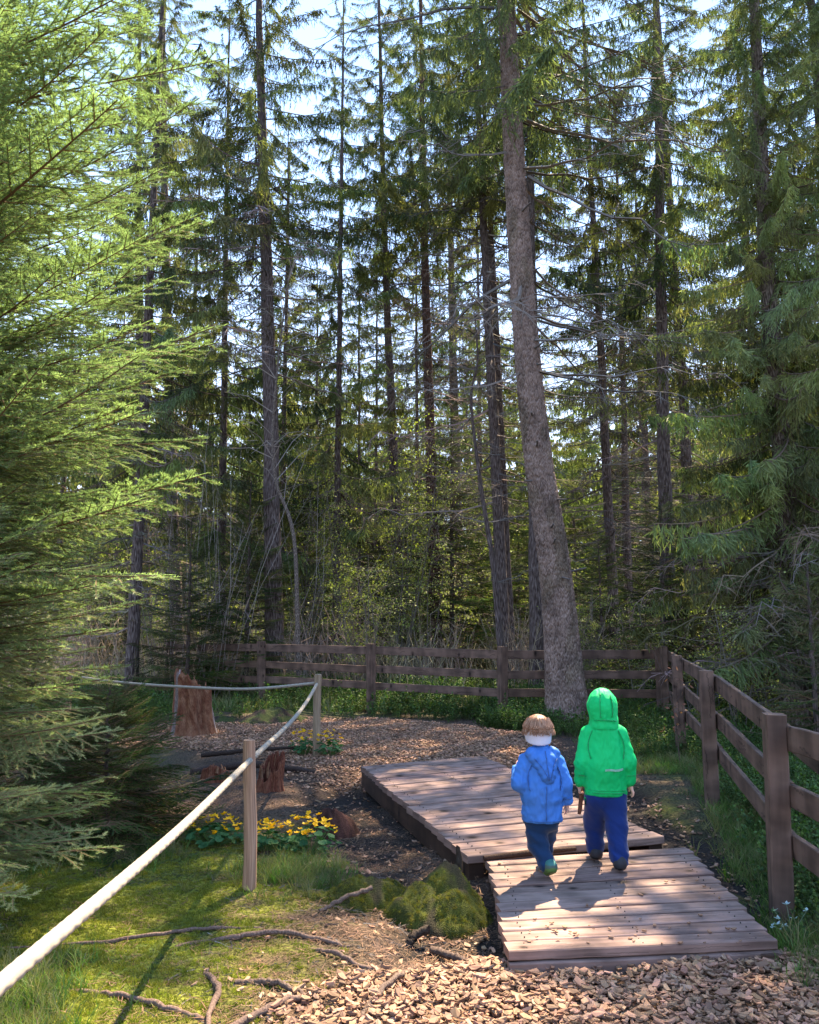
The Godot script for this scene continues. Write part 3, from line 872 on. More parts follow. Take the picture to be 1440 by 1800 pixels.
func board_texture() -> ImageTexture:
	# weathered boards: grain along x, knots, cracks, stains
	var g := RandomNumberGenerator.new()
	g.seed = 31
	var w := 1024
	var h := 256
	var knots := []
	for i in 16:
		knots.append([Vector2(g.randf_range(40, w - 40), g.randf_range(20, h - 20)), g.randf_range(3.5, 7.0)])
	var im := Image.create(w, h, false, Image.FORMAT_RGB8)
	var f := FastNoiseLite.new()
	f.seed = 9
	f.frequency = 0.05
	f.fractal_octaves = 4
	for y in h:
		for x in w:
			var bend := 0.0
			var dark := 0.0
			for k in knots:
				var d: Vector2 = Vector2(x, y) - k[0]
				var e: float = Vector2(d.x * 0.4, d.y).length() / k[1]
				if e < 6.0:
					bend += signf(d.y) * k[1] * 1.5 * exp(-e * 0.7)
					dark += 0.55 * exp(-e * e)
			var u := float(x) / w
			var fade := smoothstep(0.85, 1.0, u)
			var n := lerpf(f.get_noise_2d(x * 0.045, (y - bend) * 1.5), f.get_noise_2d((x - w) * 0.045, (y - bend) * 1.5), fade)
			var st := lerpf(f.get_noise_2d(x * 0.12 + 500, y * 0.22), f.get_noise_2d((x - w) * 0.12 + 500, y * 0.22), fade)
			var v := clampf(0.88 + n * 0.17 + st * 0.26 - dark, 0.1, 1.0)
			im.set_pixel(x, y, Color(v, v * (0.99 - 0.05 * dark), v * (0.985 - 0.1 * dark)))
	for i in 46:
		var x := g.randi_range(0, w - 1)
		var y := g.randf_range(0, h - 1)
		for k in g.randi_range(50, 240):
			y += g.randf_range(-0.35, 0.35)
			var px := posmod(x + k, w)
			var py := posmod(int(y), h)
			im.set_pixel(px, py, im.get_pixel(px, py) * 0.68)
	return ImageTexture.create_from_image(im)


func mat(called: String, col: Color, rough := 0.9, tex: Texture2D = null, bump := 0.0, vertex := true, btex: Texture2D = null) -> StandardMaterial3D:
	var m := StandardMaterial3D.new()
	m.resource_name = called
	m.albedo_color = col
	m.roughness = rough
	m.metallic_specular = 0.3
	m.vertex_color_use_as_albedo = vertex
	if tex:
		m.albedo_texture = tex
	if bump != 0.0:
		m.heightmap_enabled = true
		m.heightmap_texture = btex if btex else tex
		m.heightmap_scale = bump
	M[called] = m
	return m


func triplanar(m: StandardMaterial3D, scale: Vector3) -> void:
	m.uv1_triplanar = true
	m.uv1_world_triplanar = true
	m.uv1_scale = scale


# ------------------------------------------------------------------ terrain
var path_back := PackedVector2Array([Vector2(-3.9, -11.2), Vector2(-3.6, -13.9), Vector2(-0.5, -13.7), Vector2(1.2, -12.9), Vector2(1.7, -11.3), Vector2(1.25, -9.8), Vector2(0.8, -9.0), Vector2(-0.5, -8.5), Vector2(-0.8, -8.3), Vector2(-1.3, -9.5), Vector2(-2.1, -10.3)])
var path_front := PackedVector2Array([Vector2(-0.55, -3.0), Vector2(-0.32, -3.75), Vector2(-0.1, -4.1), Vector2(0.42, -4.35), Vector2(0.5, -4.15), Vector2(1.7, -4.3), Vector2(2.1, -4.35), Vector2(2.9, -3.9), Vector2(3.2, 2.5), Vector2(-0.9, 2.5)])


func dist_poly(p: Vector2, poly: PackedVector2Array) -> float:
	# negative inside
	var best := 1e9
	for i in poly.size():
		best = minf(best, p.distance_squared_to(Geometry2D.get_closest_point_to_segment(p, poly[i], poly[(i + 1) % poly.size()])))
	return -sqrt(best) if Geometry2D.is_point_in_polygon(p, poly) else sqrt(best)


func chip_amount(x: float, z: float) -> float:
	if z < -15.0 or absf(x) > 5.0:
		return 0.0
	var w := N1.get_noise_2d(x * 9.0, z * 9.0) * 0.35
	var p := Vector2(x, z)
	return maxf(smoothstep(0.28, -0.22, dist_poly(p, path_front) + w), smoothstep(0.35, -0.3, dist_poly(p, path_back) + w))


func mud_amount(x: float, z: float) -> float:
	var w := N2.get_noise_2d(x * 7.0, z * 7.0) * 0.45
	# the wet dark strips on both sides of the boardwalk
	var t := clampf((-z - 4.4) / 4.6, 0.0, 1.0)
	var left := lerpf(0.1, -0.85, t)
	var right := lerpf(1.95, 1.25, clampf((-z - 5.6) / 4.5, 0.0, 1.0))
	var a := smoothstep(0.65, 0.1, absf(x - left - 0.1) + w) * smoothstep(-4.0, -4.5, z) * smoothstep(-9.2, -8.4, z)
	var b := smoothstep(0.75, 0.15, absf(x - right - 0.25) + w) * smoothstep(-4.3, -4.8, z) * smoothstep(-10.8, -9.5, z)
	return maxf(a, b)


func moss_amount(x: float, z: float) -> float:
	var w := N1.get_noise_2d(x * 14.0 + 70.0, z * 22.0) * 0.8 + N2.get_noise_2d(x * 40.0, z * 60.0) * 0.35
	var a := smoothstep(0.2, -0.8, x + 0.38 + w * 0.8) * smoothstep(-7.5, -5.5, z)
	var b := smoothstep(0.5, 0.0, absf(x - 2.15) + w * 0.4) * smoothstep(-3.9, -4.6, z) * smoothstep(-9, -7, z)
	var c := smoothstep(0.1, 0.6, w) * smoothstep(-13.5, -15.0, z)
	return clampf(maxf(maxf(a * smoothstep(-0.75, 0.15, w + 0.25), b * 0.8), c), 0.0, 1.0)


func gh(x: float, z: float) -> float:
	var far := smoothstep(8.0, 40.0, Vector2(x, z + 5.0).length())
	var h := N1.get_noise_2d(x * 1.2, z * 1.2) * (0.035 + far * 0.5) + N2.get_noise_2d(x * 6.0, z * 6.0) * 0.022 + N2.get_noise_2d(x * 24.0, z * 24.0) * 0.008
	h -= 0.10 * mud_amount(x, z)
	h += 0.035 * chip_amount(x, z)
	h += moss_amount(x, z) * (0.012 + 0.02 * N2.get_noise_2d(x * 12.0, z * 16.0)) if z > -8.0 else 0.0
	h += far * 1.2 * smoothstep(-30.0, -90.0, z)
	return h


func build_ground() -> void:
	var xs := PackedFloat32Array()
	var zs := PackedFloat32Array()
	var x := 0.0
	while x < 150.0:
		xs.append(x)
		if x > 0.0:
			xs.append(-x)
		x += 0.055 if x < 4.2 else (x - 4.2) * 0.12 + 0.07
	xs.append(150.0); xs.append(-150.0)
	xs.sort()
	var z := 12.0
	while z > -220.0:
		zs.append(z)
		z -= 0.055 if z < -1.5 and z > -9.0 else 0.075 if z > -15.0 and z < -1.5 else maxf(0.3, absf(z + 6.0) * 0.06)
	zs.append(-220.0)
	var mb := MB.new()
	var soil := Color(0.078, 0.053, 0.039)
	var mud := Color(0.030, 0.021, 0.016)
	var litter := Color(0.12, 0.074, 0.05)
	var mossc := Color(0.19, 0.20, 0.022)
	var moss2 := Color(0.085, 0.115, 0.02)
	var chips := Color(0.20, 0.115, 0.07)
	var wild := Color(0.07, 0.085, 0.028)
	for zz in zs:
		for xx in xs:
			var y := gh(xx, zz)
			mb.v.append(Vector3(xx, y, zz))
			var k := N2.get_noise_2d(xx * 30.0, zz * 30.0)
			var k2 := N1.get_noise_2d(xx * 11.0 + 9.0, zz * 11.0)
			var col := soil.lerp(litter, clampf(0.5 + k * 0.9 + k2 * 0.4, 0.0, 1.0))
			var mo := moss_amount(xx, zz)
			col = col.lerp(moss2.lerp(mossc, clampf(0.55 + k2 * 1.3, 0.0, 1.0)), mo)
			if zz < -13.0 or xx > 2.3 or xx < -2.2:
				var ww := maxf(maxf(smoothstep(-13.6, -14.6, zz), smoothstep(2.2, 2.7, xx) * smoothstep(-3.0, -4.0, zz)), smoothstep(-2.0, -3.2, xx) * 0.6)
				col = col.lerp(wild.lerp(litter, clampf(0.35 + k2, 0.0, 1.0)), ww * 0.85)
			col = col.lerp(mud, clampf(mud_amount(xx, zz) * 1.3, 0.0, 1.0))
			col = col.lerp(chips * (0.75 + 0.5 * k), chip_amount(xx, zz))
			mb.c.append(col)
	var w := xs.size()
	for j in zs.size() - 1:
		for i in w - 1:
			var q := j * w + i
			mb.idx.append_array([q, q + w, q + 1, q + 1, q + w, q + w + 1])
	# normals from the slope
	mb.n.resize(mb.v.size())
	for j in zs.size():
		for i in w:
			var q := j * w + i
			var l := mb.v[j * w + maxi(i - 1, 0)]
			var r := mb.v[j * w + mini(i + 1, w - 1)]
			var f := mb.v[maxi(j - 1, 0) * w + i]
			var b := mb.v[mini(j + 1, zs.size() - 1) * w + i]
			mb.n[q] = (f - b).cross(r - l).normalized()
	struct("ground", mb.mesh(M.ground))


# ------------------------------------------------------------------ foliage shapes
func live_branch(sd: int, length: float, dense: int, hang: float, width: float) -> ArrayMesh:
	# an old spruce branch: a drooping axis with hanging curtains of twigs; along +x
	R.seed = sd
	var wood := MB.new()
	var leaf := MB.new()
	var ax := PackedVector3Array()
	var rad := PackedFloat32Array()
	var droop := rr(0.25, 0.5)
	for i in 9:
		var t := i / 8.0
		ax.append(Vector3(t * length, (-droop * t + (droop * 0.75) * t * t) * length, sin(t * 3.0 + sd) * 0.06 * length))
		rad.append(lerpf(0.022, 0.004, t))
	wood.twig(ax, 0.02, 0.004, Color(0.10, 0.075, 0.06))
	for i in dense:
		var t := lerpf(0.12, 1.0, (i + R.randf()) / dense)
		var f := t * 8.0
		var k := mini(int(f), 7)
		var p := ax[k].lerp(ax[k + 1], f - k)
		var side := -1.0 if i % 2 else 1.0
		var reach := lerpf(0.42, 0.12, t) * rr(0.6, 1.2) * length * 0.4
		var out := Vector3(rr(0.3, 0.9), -0.1, side * rr(0.4, 1.0)).normalized()
		if R.randf() < 0.35:
			out = Vector3(rr(-0.1, 0.4), -1.0, side * 0.25).normalized()
		var pts := PackedVector3Array()
		for s in 5:
			var u := s / 4.0
			pts.append(p + out * reach * u + Vector3(0, -hang * u * u * reach, 0))
		wood.twig(pts, 0.006, 0.002, Color(0.09, 0.065, 0.045))
		var g := clampf(rr(0.0, 1.0), 0, 1)
		var col := Color(0.066, 0.096, 0.046).lerp(Color(0.178, 0.215, 0.092), g)
		var tip := col.lerp(Color(0.28, 0.325, 0.135), 0.6)
		for s in 13:
			var u := (s + R.randf()) / 13.0
			var fk := u * 4.0
			var kk := mini(int(fk), 3)
			var a := pts[kk].lerp(pts[kk + 1], fk - kk)
			var dir := Vector3(rr(-0.5, 0.6), rr(-1.3, -0.1) * (0.5 + hang * 0.5), rr(-0.7, 0.7)).normalized()
			var l := rr(0.09, 0.24) * (1.15 - 0.3 * u)
			var e := a + dir * l
			var sd1 := dir.cross(Vector3(rr(-1, 1), 0.2, rr(-1, 1))).normalized() * width * rr(0.7, 1.2)
			leaf.blade(a, e, sd1, col, tip)
			leaf.blade(a, e + Vector3(0, -0.01, 0), dir.cross(sd1).normalized() * width * 0.8, col, tip)
	var m := wood.mesh(M.twig)
	return leaf.mesh(M.needle, m)


func young_branch(sd: int, length: float, dense: int, width: float, c0: Color, c1: Color) -> ArrayMesh:
	# a flat spray of a young spruce
	R.seed = sd
	var wood := MB.new()
	var leaf := MB.new()
	var ax := PackedVector3Array()
	for i in 7:
		var t := i / 6.0
		ax.append(Vector3(t * length, (-0.12 * t + 0.16 * t * t) * length, sin(t * 2.6 + sd) * 0.05 * length))
	wood.twig(ax, 0.009, 0.003, Color(0.11, 0.08, 0.05))
	for i in dense:
		var t := lerpf(0.08, 1.0, (i + 0.5) / dense)
		var f := t * 6.0
		var k := mini(int(f), 5)
		var p := ax[k].lerp(ax[k + 1], f - k)
		var side := -1.0 if i % 2 else 1.0
		var reach := (0.5 * (1.0 - t) + 0.1) * length * rr(0.7, 1.1)
		var out := Vector3(rr(0.6, 1.0), rr(-0.25, 0.12), side * rr(0.6, 1.0)).normalized()
		var q := p + out * reach + Vector3(0, -0.08 * reach, 0)
		wood.twig(PackedVector3Array([p, p.lerp(q, 0.5) + Vector3(0, 0.02, 0), q]), 0.003, 0.0015, Color(0.12, 0.085, 0.05))
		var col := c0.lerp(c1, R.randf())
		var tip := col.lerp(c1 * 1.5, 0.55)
		var cnt := int(4 + reach * 22.0)
		for s in cnt:
			var u := (s + 0.6) / cnt
			var a := p.lerp(q, u)
			var sd2 := -1.0 if s % 2 else 1.0
			var dir := (out * rr(0.5, 0.9) + out.cross(Vector3.UP) * sd2 * rr(0.4, 0.9) + Vector3(0, rr(-0.25, 0.2), 0)).normalized()
			if s == cnt - 1:
				dir = out
			var l := rr(0.05, 0.11)
			var s1 := dir.cross(Vector3(rr(-0.3, 0.3), 1, rr(-0.3, 0.3))).normalized() * width
			leaf.blade(a, a + dir * l, s1, col, tip)
			leaf.blade(a, a + dir * l, dir.cross(s1).normalized() * width * 0.7, col, tip)
	var m := wood.mesh(M.twig)
	return leaf.mesh(M.needle, m)


func dead_branch(sd: int, length: float, dense: int) -> ArrayMesh:
	R.seed = sd
	var wood := MB.new()
	var ax := PackedVector3Array()
	var droop := rr(0.05, 0.55)
	var bend := rr(-0.35, 0.35)
	for i in 8:
		var t := i / 7.0
		ax.append(Vector3(t * length, (-droop * t + rr(0.3, 0.9) * droop * t * t) * length + rr(-0.02, 0.02) * length, bend * t * t * length + rr(-0.02, 0.02) * length))
	var tone := rr(0.7, 1.25)
	var col := Color(0.15, 0.125, 0.105) * tone
	wood.twig(ax, 0.02, 0.004, col)
	for i in dense:
		var t := lerpf(0.15, 1.0, (i + R.randf()) / dense)
		var f := t * 7.0
		var k := mini(int(f), 6)
		var p := ax[k].lerp(ax[k + 1], f - k)
		var side := -1.0 if i % 2 else 1.0
		var l := length * rr(0.12, 0.4) * (1.1 - 0.6 * t)
		var out := Vector3(rr(0.3, 1.0), rr(-0.7, 0.25), side * rr(0.4, 1.0)).normalized()
		var m := p + out * l * 0.5 + Vector3(0, rr(-0.03, 0.05), 0)
		var e := p + out * l + Vector3(0, -rr(0.0, 0.25) * l, 0)
		wood.twig(PackedVector3Array([p, m, e]), 0.006, 0.0025, col)
		for s in 4:
			var a := m.lerp(e, R.randf()) if s > 1 else p.lerp(m, rr(0.3, 1.0))
			var dir := (out + Vector3(rr(-1, 1), rr(-1.1, 0.5), rr(-1, 1))).normalized() * rr(0.06, 0.2)
			wood.twig(PackedVector3Array([a, a + dir]), 0.0035, 0.0018, col)
	return wood.mesh(M.deadwood)


func fir_branch(sd: int, length: float) -> ArrayMesh:
	# a foreground branch with every needle
	R.seed = sd
	var wood := MB.new()
	var leaf := MB.new()
	var ax := PackedVector3Array()
	var rise := rr(-0.08, 0.16)
	for i in 10:
		var t := i / 9.0
		ax.append(Vector3(t * length, (rise * t - 0.10 * t * t + 0.12 * t * t * t) * length, sin(t * 2.2 + sd) * 0.05 * length))
	wood.twig(ax, 0.009, 0.002, Color(0.11, 0.07, 0.04))
	var twigs := []
	twigs.append([ax[5], ax[9], 1.0])
	twigs.append([ax[2], ax[5], 0.6])
	var cnt := int(length * 20.0)
	for i in cnt:
		var t := lerpf(0.1, 0.98, (i + 0.5) / cnt)
		var f := t * 9.0
		var k := mini(int(f), 8)
		var p := ax[k].lerp(ax[k + 1], f - k)
		var axd := (ax[k + 1] - ax[k]).normalized()
		var side := -1.0 if i % 2 else 1.0
		var l := (0.52 * pow(1.0 - t, 0.8) + 0.07) * length * rr(0.65, 1.1) * 0.62
		var out := (axd * rr(0.7, 1.1) + Vector3(0, rr(-0.28, 0.16), 0) + axd.cross(Vector3.UP).normalized() * side * rr(0.7, 1.0)).normalized()
		var q := p + out * l + Vector3(0, -0.12 * l, 0)
		wood.twig(PackedVector3Array([p, p.lerp(q, 0.5) + Vector3(0, 0.015 * l, 0), q]), 0.0032, 0.0014, Color(0.2, 0.14, 0.075))
		twigs.append([p.lerp(q, 0.06), q, R.randf()])
		var sub := int(l / 0.055)
		for s in sub:
			var u := (s + 0.7) / (sub + 0.3)
			var a := p.lerp(q, u)
			var sd2 := -1.0 if s % 2 else 1.0
			var l2 := (0.34 * (1.0 - u) + 0.08) * l * rr(0.6, 1.15) + 0.025
			var o2 := (out * rr(0.7, 1.1) + out.cross(Vector3.UP).normalized() * sd2 * rr(0.6, 1.0) + Vector3(0, rr(-0.35, 0.15), 0)).normalized()
			var e := a + o2 * l2
			wood.twig(PackedVector3Array([a, e]), 0.0018, 0.001, Color(0.24, 0.17, 0.08))
			twigs.append([a, e, R.randf()])
	for tw in twigs:
		var a: Vector3 = tw[0]
		var e: Vector3 = tw[1]
		var l := a.distance_to(e)
		var dir := (e - a) / l
		var s1 := dir.cross(Vector3.UP).normalized()
		var up := s1.cross(dir)
		var num := int(l / 0.0017) + 6
		var g: float = tw[2]
		for s in num:
			var u := (s + R.randf()) / num
			var p := a + dir * (l * u)
			var ang := rr(-0.75, 0.75) + (PI if R.randf() < 0.5 else 0.0)
			var d := (s1 * cos(ang) + up * (sin(ang) * 0.8 + 0.25) + dir * rr(0.5, 1.1)).normalized()
			if u > 0.93:
				d = (dir * 1.6 + d * 0.7).normalized()
			var nl := rr(0.014, 0.022)
			var w := d.cross(up + s1 * rr(-0.8, 0.8)).normalized() * 0.0015
			var fresh := clampf(u * 0.55 + g * 0.4 + rr(-0.15, 0.15), 0.0, 1.0)
			var col := Color(0.11, 0.16, 0.075).lerp(Color(0.35, 0.43, 0.21), fresh)
			var b := leaf.v.size()
			leaf.v.append(p - w); leaf.v.append(p + w); leaf.v.append(p + d * nl)
			leaf.c.append(col); leaf.c.append(col); leaf.c.append(col * 1.15)
			leaf.idx.append_array([b, b + 2, b + 1])
	var m := wood.mesh(M.twig)
	return leaf.mesh(M.needle_near, m)


func leafy_spray(sd: int) -> ArrayMesh:
	# a thin spring twig with a few small bright leaves
	R.seed = sd
	var wood := MB.new()
	var leaf := MB.new()
	var p := Vector3.ZERO
	var pts := PackedVector3Array([p])
	var d := Vector3(1, 0.25, 0)
	for i in 6:
		d = (d + Vector3(0, rr(-0.25, 0.2), rr(-0.35, 0.35))).normalized()
		p += d * 0.14
		pts.append(p)
	wood.twig(pts, 0.005, 0.002, Color(0.14, 0.11, 0.08))
	for i in 26:
		var k := R.randi_range(1, 6)
		var a := pts[k] + Vector3(rr(-0.08, 0.08), rr(-0.08, 0.08), rr(-0.13, 0.13))
		var dir := Vector3(rr(-0.4, 1), rr(-0.8, 0.4), rr(-1, 1)).normalized()
		var s := dir.cross(Vector3(rr(-0.4, 0.4), 1, rr(-0.4, 0.4))).normalized()
		var l := rr(0.03, 0.055)
		var col := Color(0.22, 0.26, 0.07).lerp(Color(0.38, 0.40, 0.13), R.randf())
		leaf.blade(a, a + dir * l, s * l * 0.3, col, col)
	var m := wood.mesh(M.twig)
	return leaf.mesh(M.leaf, m)


func brush(sd: int, tall: float, col: Color) -> ArrayMesh:
	# a bundle of bare upright stems with side twigs
	R.seed = sd
	var wood := MB.new()
	for i in 16:
		var a := Vector3(rr(-0.4, 0.4), 0, rr(-0.4, 0.4))
		var lean := Vector3(rr(-0.35, 0.35), 1, rr(-0.35, 0.35))
		var h := tall * rr(0.5, 1.0)
		var m := a + lean * h * 0.5
		var e := m + (lean + Vector3(rr(-0.3, 0.3), 0, rr(-0.3, 0.3))) * h * 0.5
		var cc := col * rr(0.65, 1.25)
		wood.twig(PackedVector3Array([a, m, e]), 0.007, 0.003, cc)
		for s in 7:
			var q := a.lerp(m, rr(0.4, 1)) if s < 3 else m.lerp(e, R.randf())
			var o := Vector3(rr(-1, 1), rr(0.2, 1.0), rr(-1, 1)).normalized() * rr(0.12, 0.35)
			wood.twig(PackedVector3Array([q, q + o]), 0.003, 0.0018, cc)
	return wood.mesh(M.twig)


func tuft(sd: int, blades: int, tall: float, spread: float, width: float, c0: Color, c1: Color) -> ArrayMesh:
	R.seed = sd
	var mb := MB.new()
	for i in blades:
		var a := Vector3(rr(-spread, spread), -0.01, rr(-spread, spread)) * 0.6
		var dir := Vector3(rr(-0.7, 0.7), 1, rr(-0.7, 0.7)).normalized()
		var h := tall * rr(0.5, 1.0)
		var e := a + dir * h + Vector3(rr(-0.3, 0.3), -rr(0.0, 0.25), rr(-0.3, 0.3)) * h
		var col := c0.lerp(c1, R.randf())
		var s := Vector3(rr(-1, 1), 0, rr(-1, 1)).normalized() * width
		var m := a + dir * h * 0.55
		mb.quad(a - s, a + s, m + s * 0.8, m - s * 0.8, col * 0.85, col)
		mb.tri(m - s * 0.8, e, m + s * 0.8, col.lerp(c1, 0.4))
	return mb.mesh(M.grass)


func litter(sd: int) -> ArrayMesh:
	R.seed = sd
	var mb := MB.new()
	for i in 26:
		var a := Vector3(rr(-0.07, 0.07), rr(0.003, 0.012), rr(-0.07, 0.07))
		var d := Vector3(rr(-1, 1), rr(-0.25, 0.25), rr(-1, 1)).normalized()
		var l := rr(0.012, 0.03) if i > 5 else rr(0.03, 0.07)
		var col := Color(0.10, 0.058, 0.036).lerp(Color(0.22, 0.135, 0.088), R.randf())
		mb.blade(a, a + d * l, d.cross(Vector3.UP).normalized() * (0.0012 if i > 5 else 0.002), col, col)
	return mb.mesh(M.deadwood)


func sprig(sd: int) -> ArrayMesh:
	# a bilberry sprig: thin upright stems with small leaves
	R.seed = sd
	var wood := MB.new()
	var leaf := MB.new()
	for i in 5:
		var a := Vector3(rr(-0.06, 0.06), -0.02, rr(-0.06, 0.06))
		var e := a + Vector3(rr(-0.1, 0.1), rr(0.15, 0.3), rr(-0.1, 0.1))
		wood.twig(PackedVector3Array([a, a.lerp(e, 0.5) + Vector3(rr(-0.02, 0.02), 0, rr(-0.02, 0.02)), e]), 0.002, 0.001, Color(0.07, 0.09, 0.03))
		for s in 13:
			var q := a.lerp(e, rr(0.3, 1.05))
			var dir := Vector3(rr(-1, 1), rr(-0.1, 0.8), rr(-1, 1)).normalized()
			var w := dir.cross(Vector3(rr(-0.5, 0.5), 1, rr(-0.5, 0.5))).normalized()
			var l := rr(0.018, 0.034)
			var col := Color(0.045, 0.085, 0.03).lerp(Color(0.11, 0.17, 0.04), R.randf())
			leaf.blade(q, q + dir * l, w * l * 0.32, col, col * 1.2)
	var m := wood.mesh(M.twig)
	return leaf.mesh(M.grass, m)


# ------------------------------------------------------------------ trees
func trunk_mesh(path: PackedVector3Array, rads: PackedFloat32Array, sides: int, m: Material, tint := Color.WHITE) -> ArrayMesh:
	var mb := MB.new()
	mb.tube(path, rads, sides, tint, 1.0, maxf(1.0, roundf(rads[0] * TAU / 0.5)), func(a, l, r):
		return r * (1.0 + 0.05 * N2.get_noise_3d(cos(a) * 40.0, l * 18.0, sin(a) * 40.0)) * (1.0 + 0.10 * exp(-l * 1.6) * (1.0 + sin(a * 5.0 + 1.0)) * 2.0))
	return mb.mesh(m)


func spline(pts: Array, n: int) -> PackedVector3Array:
	var cv := Curve3D.new()
	for i in pts.size():
		var t: Vector3 = (pts[mini(i + 1, pts.size() - 1)] - pts[maxi(i - 1, 0)]) / 6.0
		cv.add_point(pts[i], -t, t)
	var out := PackedVector3Array()
	var l := cv.get_baked_length()
	for i in n:
		out.append(cv.sample_baked(l * i / (n - 1.0)))
	return out


# s: base (x, z), knots [[x, y], ...] of the stem, r radius at the foot, top, bare (height below which nothing grows), live (height where green begins), reach, many, dead
func spruce(called: String, s: Dictionary) -> Node3D:
	var foot := Vector3(s.x, gh(s.x, s.z) - 0.05, s.z)
	var o := thing(called, s.label, s.get("category", "tree"), foot, 0.0, s.get("group", ""))
	R.seed = hash(s.x * 13.7 + s.z)
	var pts := [Vector3.ZERO]
	for k in s.get("knots", []):
		pts.append(Vector3(k[0] - s.x, k[1] - foot.y, 0))
	var top: float = s.top
	var last: Vector3 = pts[pts.size() - 1]
	var before: Vector3 = pts[maxi(pts.size() - 2, 0)]
	var slope := (last - before) / maxf(last.y - before.y, 0.01) if pts.size() > 1 else Vector3(rr(-0.02, 0.02), 1, rr(-0.02, 0.02))
	slope.x *= 0.6
	if top > last.y + 1.0:
		pts.append(last + Vector3(slope.x, 1, slope.z) * (top - last.y))
	var n := 40
	var path := spline(pts, n)
	var rads := PackedFloat32Array()
	var r: float = s.r
	for i in n:
		var y := path[i].y / top
		rads.append(r * (pow(1.0 - y * 0.985, 0.75) * 0.92 + 0.08 * exp(-path[i].y * 1.5)) + 0.006)
		if i > 0 and i < n - 1:
			path[i] += Vector3(rr(-0.012, 0.012), 0, rr(-0.012, 0.012))
	obj("trunk", trunk_mesh(path, rads, s.get("sides", 14), s.get("bark", M.bark), s.get("tint", Color.WHITE)), o)
	var put := func(kinds: Array, y0: float, y1: float, many: int, size0: float, size1: float, tilt0: float, tilt1: float, called2: String, dark: float):
		var sets := []
		var tints := []
		for k in kinds:
			sets.append([]); tints.append([])
		for i in many:
			var u := (i + R.randf()) / many
			var y := lerpf(y0, y1, u)
			var f := clampf(y / path[n - 1].y, 0, 1) * (n - 1)
			var k := mini(int(f), n - 2)
			# find the ring at that height
			while k < n - 2 and path[k + 1].y < y:
				k += 1
			while k > 0 and path[k].y > y:
				k -= 1
			var p := path[k].lerp(path[k + 1], clampf((y - path[k].y) / maxf(path[k + 1].y - path[k].y, 0.01), 0, 1))
			var a := i * 2.399 + rr(-0.5, 0.5)
			if s.has("side") and R.randf() < 0.6:
				a = s.side + rr(-0.7, 0.7)
			var size := lerpf(size0, size1, u) * rr(0.65, 1.2)
			var b := Basis(Vector3.UP, a) * Basis(Vector3.BACK, lerpf(tilt0, tilt1, u) + rr(-0.16, 0.16)) * Basis(Vector3.RIGHT, rr(-0.3, 0.3))
			var which := R.randi_range(0, kinds.size() - 1)
			sets[which].append(Transform3D(b.scaled(Vector3(size, size, size)), p))
			var g := rr(0.45, 1.4) * dark
			tints[which].append(Color(g * rr(0.9, 1.25), g, g * rr(0.75, 1.15)))
		for k in kinds.size():
			if sets[k].size():
				fill(called2 if k == 0 else "%s_%03d" % [called2, k], kinds[k], sets[k], tints[k], o)
	var live: float = s.live
	if s.get("dead", 0) > 0:
		put.call(s.get("dead_kind", shapes.dead), s.get("bare", 2.0), live + 1.5, s.dead, s.get("dead_size", 0.9), s.get("dead_size", 0.9), 0.05, -0.15, "dead_branch", 1.0)
	if s.many > 0:
		put.call(s.get("kind", shapes.live), live, top * 0.985, s.many, s.reach, s.reach * 0.22, s.get("tilt", -0.12), 0.45, "crown", s.get("shade", 1.0))
	return o


func build_shapes() -> void:
	shapes.live = [live_branch(11, 2.2, 34, 1.3, 0.0105), live_branch(12, 2.2, 30, 1.6, 0.0105), live_branch(13, 2.2, 38, 1.0, 0.0105), live_branch(14, 2.2, 28, 2.0, 0.0105)]
	shapes.far = [live_branch(21, 2.2, 18, 1.2, 0.026), live_branch(22, 2.2, 20, 1.5, 0.026), live_branch(23, 2.2, 16, 1.0, 0.028)]
	shapes.dead = [dead_branch(31, 1.9, 12), dead_branch(32, 1.6, 9), dead_branch(33, 2.2, 15), dead_branch(34, 1.3, 7), dead_branch(35, 1.9, 11)]
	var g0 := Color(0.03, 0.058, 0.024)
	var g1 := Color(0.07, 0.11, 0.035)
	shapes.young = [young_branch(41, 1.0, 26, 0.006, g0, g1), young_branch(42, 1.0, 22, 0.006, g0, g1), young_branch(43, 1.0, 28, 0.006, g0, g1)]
	shapes.fir = [fir_branch(51, 1.7), fir_branch(52, 1.5), fir_branch(53, 1.8), fir_branch(54, 1.35), fir_branch(55, 1.6), fir_branch(56, 1.1)]
	shapes.spray = [leafy_spray(61), leafy_spray(62), leafy_spray(63)]
	shapes.brush = [brush(71, 1.5, Color(0.36, 0.27, 0.20)), brush(72, 1.9, Color(0.3, 0.23, 0.17)), brush(73, 1.2, Color(0.40, 0.32, 0.2))]
	shapes.grass = [tuft(81, 16, 0.17, 0.07, 0.0022, Color(0.06, 0.12, 0.03), Color(0.14, 0.23, 0.05)), tuft(82, 13, 0.12, 0.06, 0.0022, Color(0.05, 0.1, 0.03), Color(0.12, 0.19, 0.05)), tuft(83, 12, 0.2, 0.05, 0.0025, Color(0.12, 0.13, 0.06), Color(0.24, 0.22, 0.1))]
	shapes.moss = [tuft(91, 22, 0.026, 0.03, 0.0016, Color(0.17, 0.175, 0.02), Color(0.32, 0.30, 0.045)), tuft(92, 22, 0.03, 0.03, 0.0016, Color(0.12, 0.14, 0.02), Color(0.23, 0.23, 0.035))]
	shapes.litter = [litter(111), litter(112)]
	shapes.sprig = [sprig(101), sprig(102), sprig(103)]


